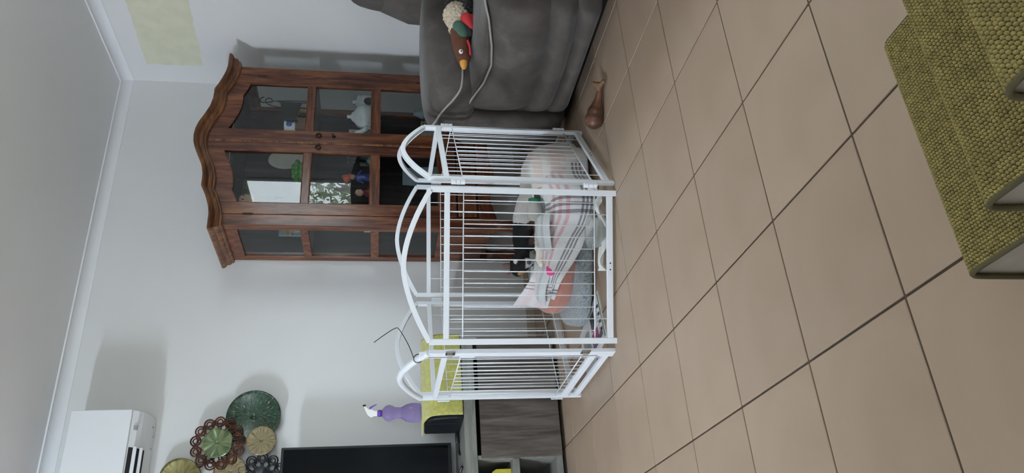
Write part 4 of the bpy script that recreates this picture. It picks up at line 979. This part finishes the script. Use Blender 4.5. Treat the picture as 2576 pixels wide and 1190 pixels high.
MB().sq(Vector(bw(-.134, -.113, .250)) - BC, (.011, .009, .009), .85, 10).build('nose', 'nose', dog, smooth=True)
MB().tube([Vector(bw(*p)) - BC for p in ((-.150, -.068, .286), (-.142, -.073, .283), (-.134, -.073, .284))], .0018, 6).build('closed_eye', 'dark', dog)
MT['collar'] = plain('green_collar', (.02, .16, .08), .6)
MB().tube([Vector(bw(*p)) - BC for p in ((.125, -.098, .245), (.128, -.115, .225), (.13, -.118, .205))], .011, 8).build('collar_tag', 'collar', dog, smooth=True)
# toys and bowl
t = thing('pink_rope_toy', 'hot pink fabric toy lying against the towel below the dog', 'dog toy', tuple(bw(-.165, -.215, .165)))
MB().sq((0, 0, .012), (.027, .018, .022), .6, 12).build('body', 'pink', t, smooth=True); MB().tube([(-.024, -.016, .012), (0, -.0195, .015), (.024, -.016, .01)], .002, 6).build('stitching', 'white', t)
t = thing('cream_plush_toy', 'cream knotted plush toy lying under the dog\'s chin', 'dog toy', tuple(bw(-.125, -.175, .208)))
blob('body', [((0, 0, .014), .013, (.03, -.01, .012), .011), ((.03, -.01, .012), .012, (.05, .0, .018), .010), ((0, 0, .014), .012, (-.03, -.012, .008), .011), ((.01, -.01, .0), .011, (.02, -.02, -.02), .010), ((.02, -.02, -.02), .011, (-.005, -.022, -.035), .010)], 'creamtoy', t, .003, 2)
t = thing('plastic_bowl', 'cloudy plastic water bowl on the tiles in front of the dog bed', 'bowl', (-.731, 1.808, 0))
MB().lathe([(0, .003), (.050, .003), (.055, .006), (.066, .060), (.070, .062), (.070, .066), (.063, .066), (.060, .060), (.050, .009), (0, .006)], 32, cap=False).build('body', 'bowl', t, smooth=True)
MB().lathe([(0, .035), (.0555, .035), (.0555, .036), (0, .036)], 28, cap=False).build('water', 'winglass', t)
# white rag strip along the front rail
rg = smooth_path([(-.545, 1.80, .03), (-.56, 1.755, .035), (-.60, 1.735, .018), (-.63, 1.745, .03), (-.665, 1.735, .035), (-.72, 1.765, .014), (-.79, 1.80, .014), (-.845, 1.83, .022), (-.875, 1.85, .014)], 6)
P = []
for i, p in enumerate(rg):
    tq = i / (len(rg) - 1); wd = .022 + .014 * math.sin(tq * 14) ** 2; row = []
    for q in range(9):
        s = q / 8 * 2 - 1; row.append((p.x + .35 * s * wd, p.y + .75 * s * wd, max(.006, p.z + .012 * math.cos(s * 5 + tq * 20) + .008)))
    P.append(row)
o = MB().grid(P).build('white_rag', 'cloth', smooth=True, solid=.004, sub=1); tag(o, 'torn strip of white cloth lying along the front rail of the playpen', 'cloth')
# catalogues by the gate
MT['paper'] = plain('glossy_paper', (.62, .60, .60), .35, var=.05); MT['p_mag'] = plain('print_magenta', (.30, .04, .11), .35); MT['p_pur'] = plain('print_purple', (.13, .10, .22), .35)
MT['p_dark'] = plain('print_dark', (.05, .05, .055), .35, var=.6, vscale=40); MT['p_grn'] = plain('print_green', (.05, .16, .09), .35); MT['p_grey'] = plain('print_photo', (.28, .30, .27), .35, var=.6, vscale=50)
mg = thing('catalogue', 'glossy shop catalogue lying open on the tiles beside the playpen gate', 'magazine', (-.885, 2.01, 0), math.radians(192))
MB().box(0, .215, -.33, 0, 0, .003).build('pages', 'paper', mg)
mb = MB().box(.002, .217, -.335, -.005, .003, .0036); mb.build('cover', 'paper', mg)
def pr_(n, m, q):
    MB().poly(q, 'z', .0036, .0040).build(n, m, mg)
pr_('print', 'p_dark', [(.03, -.10), (.10, -.10), (.10, -.16), (.03, -.16)]); pr_('print', 'p_mag', [(.115, -.08), (.16, -.08), (.15, -.18), (.105, -.17)])
pr_('print', 'p_pur', [(.16, -.03), (.185, -.03), (.175, -.22), (.155, -.2)]); pr_('print', 'p_grey', [(.05, -.20), (.15, -.20), (.15, -.30), (.05, -.30)])
pr_('print', 'p_grn', [(.01, -.006), (.21, -.006), (.21, -.016), (.01, -.016)])
for k in range(4): pr_('print', 'p_dark', [(.05 + k * .035, -.022), (.065 + k * .035, -.022), (.055 + k * .035, -.05), (.04 + k * .035, -.05)])
for k in range(10): pr_('print', 'p_dark', [(.04 + k * .016, -.056), (.05 + k * .016, -.056), (.05 + k * .016, -.062), (.04 + k * .016, -.062)])

# ------------------------------------------------------------------ pet stairs with knitted cover
SX0, SX1 = -1.752, -1.384
stp = thing('pet_stairs', 'felt sided pet stairs under an olive green knitted cover in the foreground', 'pet stairs', (-1.57, -.25, 0))
def stair_path():
    # (y, z) from the floor in front up over three steps, corners rounded
    c = [(.032, 0, 0), (.032, .147, .022), (-.141, .147, .012), (-.132, .252, .022), (-.318, .252, .012), (-.308, .372, .024), (-.52, .372, .022), (-.52, 0, 0)]
    out = []
    for i, (y, z, r) in enumerate(c):
        if r == 0: out.append(Vector((y, z))); continue
        p = Vector((y, z)); a = (Vector(c[i - 1][:2]) - p).normalized(); b = (Vector(c[i + 1][:2]) - p).normalized()
        for k in range(7):
            t = k / 6; out.append((p + a * r) * (1 - t) ** 2 + p * 2 * t * (1 - t) + (p + b * r) * t ** 2)
    return out
SP = stair_path()
def stp_b(mb, name, mat, **k):
    mb.v = [(x + 1.57, y + .25, z) for x, y, z in mb.v]; return mb.build(name, mat, stp, **k)
stp_b(MB().poly([tuple(p) for p in SP], 'x', SX0 + .004, SX1 - .004), 'felt_core', 'felt')
mb = MB(); vs = []
# ground layer
cum = [0]
for a, b in zip(SP, SP[1:]): cum.append(cum[-1] + (b - a).length)
def at_len(s):
    for i in range(len(cum) - 1):
        if s <= cum[i + 1]:
            t = (s - cum[i]) / (cum[i + 1] - cum[i]); p = SP[i].lerp(SP[i + 1], t); d = (SP[i + 1] - SP[i]).normalized(); return p, Vector((-d.y, d.x)) * -1
    return SP[-1], Vector((-1, 0))
endl = cum[-1] - .30
P = []
nst = int(endl / .0052)
for i in range(nst + 1):
    p, n = at_len(i * endl / nst); q = p + n * .0015; P.append([(SX0, q.x, q.y), (SX1, q.x, q.y)])
stp_b(MB().grid(P), 'cover_ground', 'knitbase', smooth=True)
# stitches: small puffy loops, row after row
KW = .0050; ncol = int((SX1 - SX0) / KW); sv = []; sfc = []
base_v = []; NU, NV = 6, 4
for i in range(1, NV):
    ph = -PI / 2 + PI * i / NV
    for j in range(NU): base_v.append((math.cos(ph) * math.cos(2 * PI * j / NU), math.cos(ph) * math.sin(2 * PI * j / NU), math.sin(ph)))
base_v += [(0, 0, -1), (0, 0, 1)]; base_f = []
for i in range(NV - 2):
    for j in range(NU): base_f.append((i * NU + j, i * NU + (j + 1) % NU, (i + 1) * NU + (j + 1) % NU, (i + 1) * NU + j))
b0, b1 = len(base_v) - 2, len(base_v) - 1
for j in range(NU): base_f.append((b0, (j + 1) % NU, j)); base_f.append((b1, (NV - 2) * NU + j, (NV - 2) * NU + (j + 1) % NU))
for i in range(nst):
    p, n = at_len((i + .5) * endl / nst); tv_ = Vector((n.y, -n.x))
    for k in range(ncol):
        x = SX0 + (k + .5) * KW + random.uniform(-.0004, .0004); jit = random.uniform(-.0004, .0004); sk = .30
        o = len(sv); hx = KW * .55 * random.uniform(.92, 1.08)
        for (a, b_, c) in base_v:
            l = b_ * .0033; q = p + tv_ * (l + jit) + n * (.0014 + c * .0024); sv.append((x + a * hx + sk * l, q.x, q.y))
        sfc += [tuple(v + o for v in f) for f in base_f]
mb = MB(); mb.add(sv, sfc); ko = stp_b(mb, 'knit_stitches', 'knit', smooth=True); ko['kind'] = 'stuff'
for x in (SX0 - .001,):
    stp_b(MB().tube([(x, p.x, p.y) for p in SP], .0035, 6), 'cord_edge', 'cord', smooth=True)
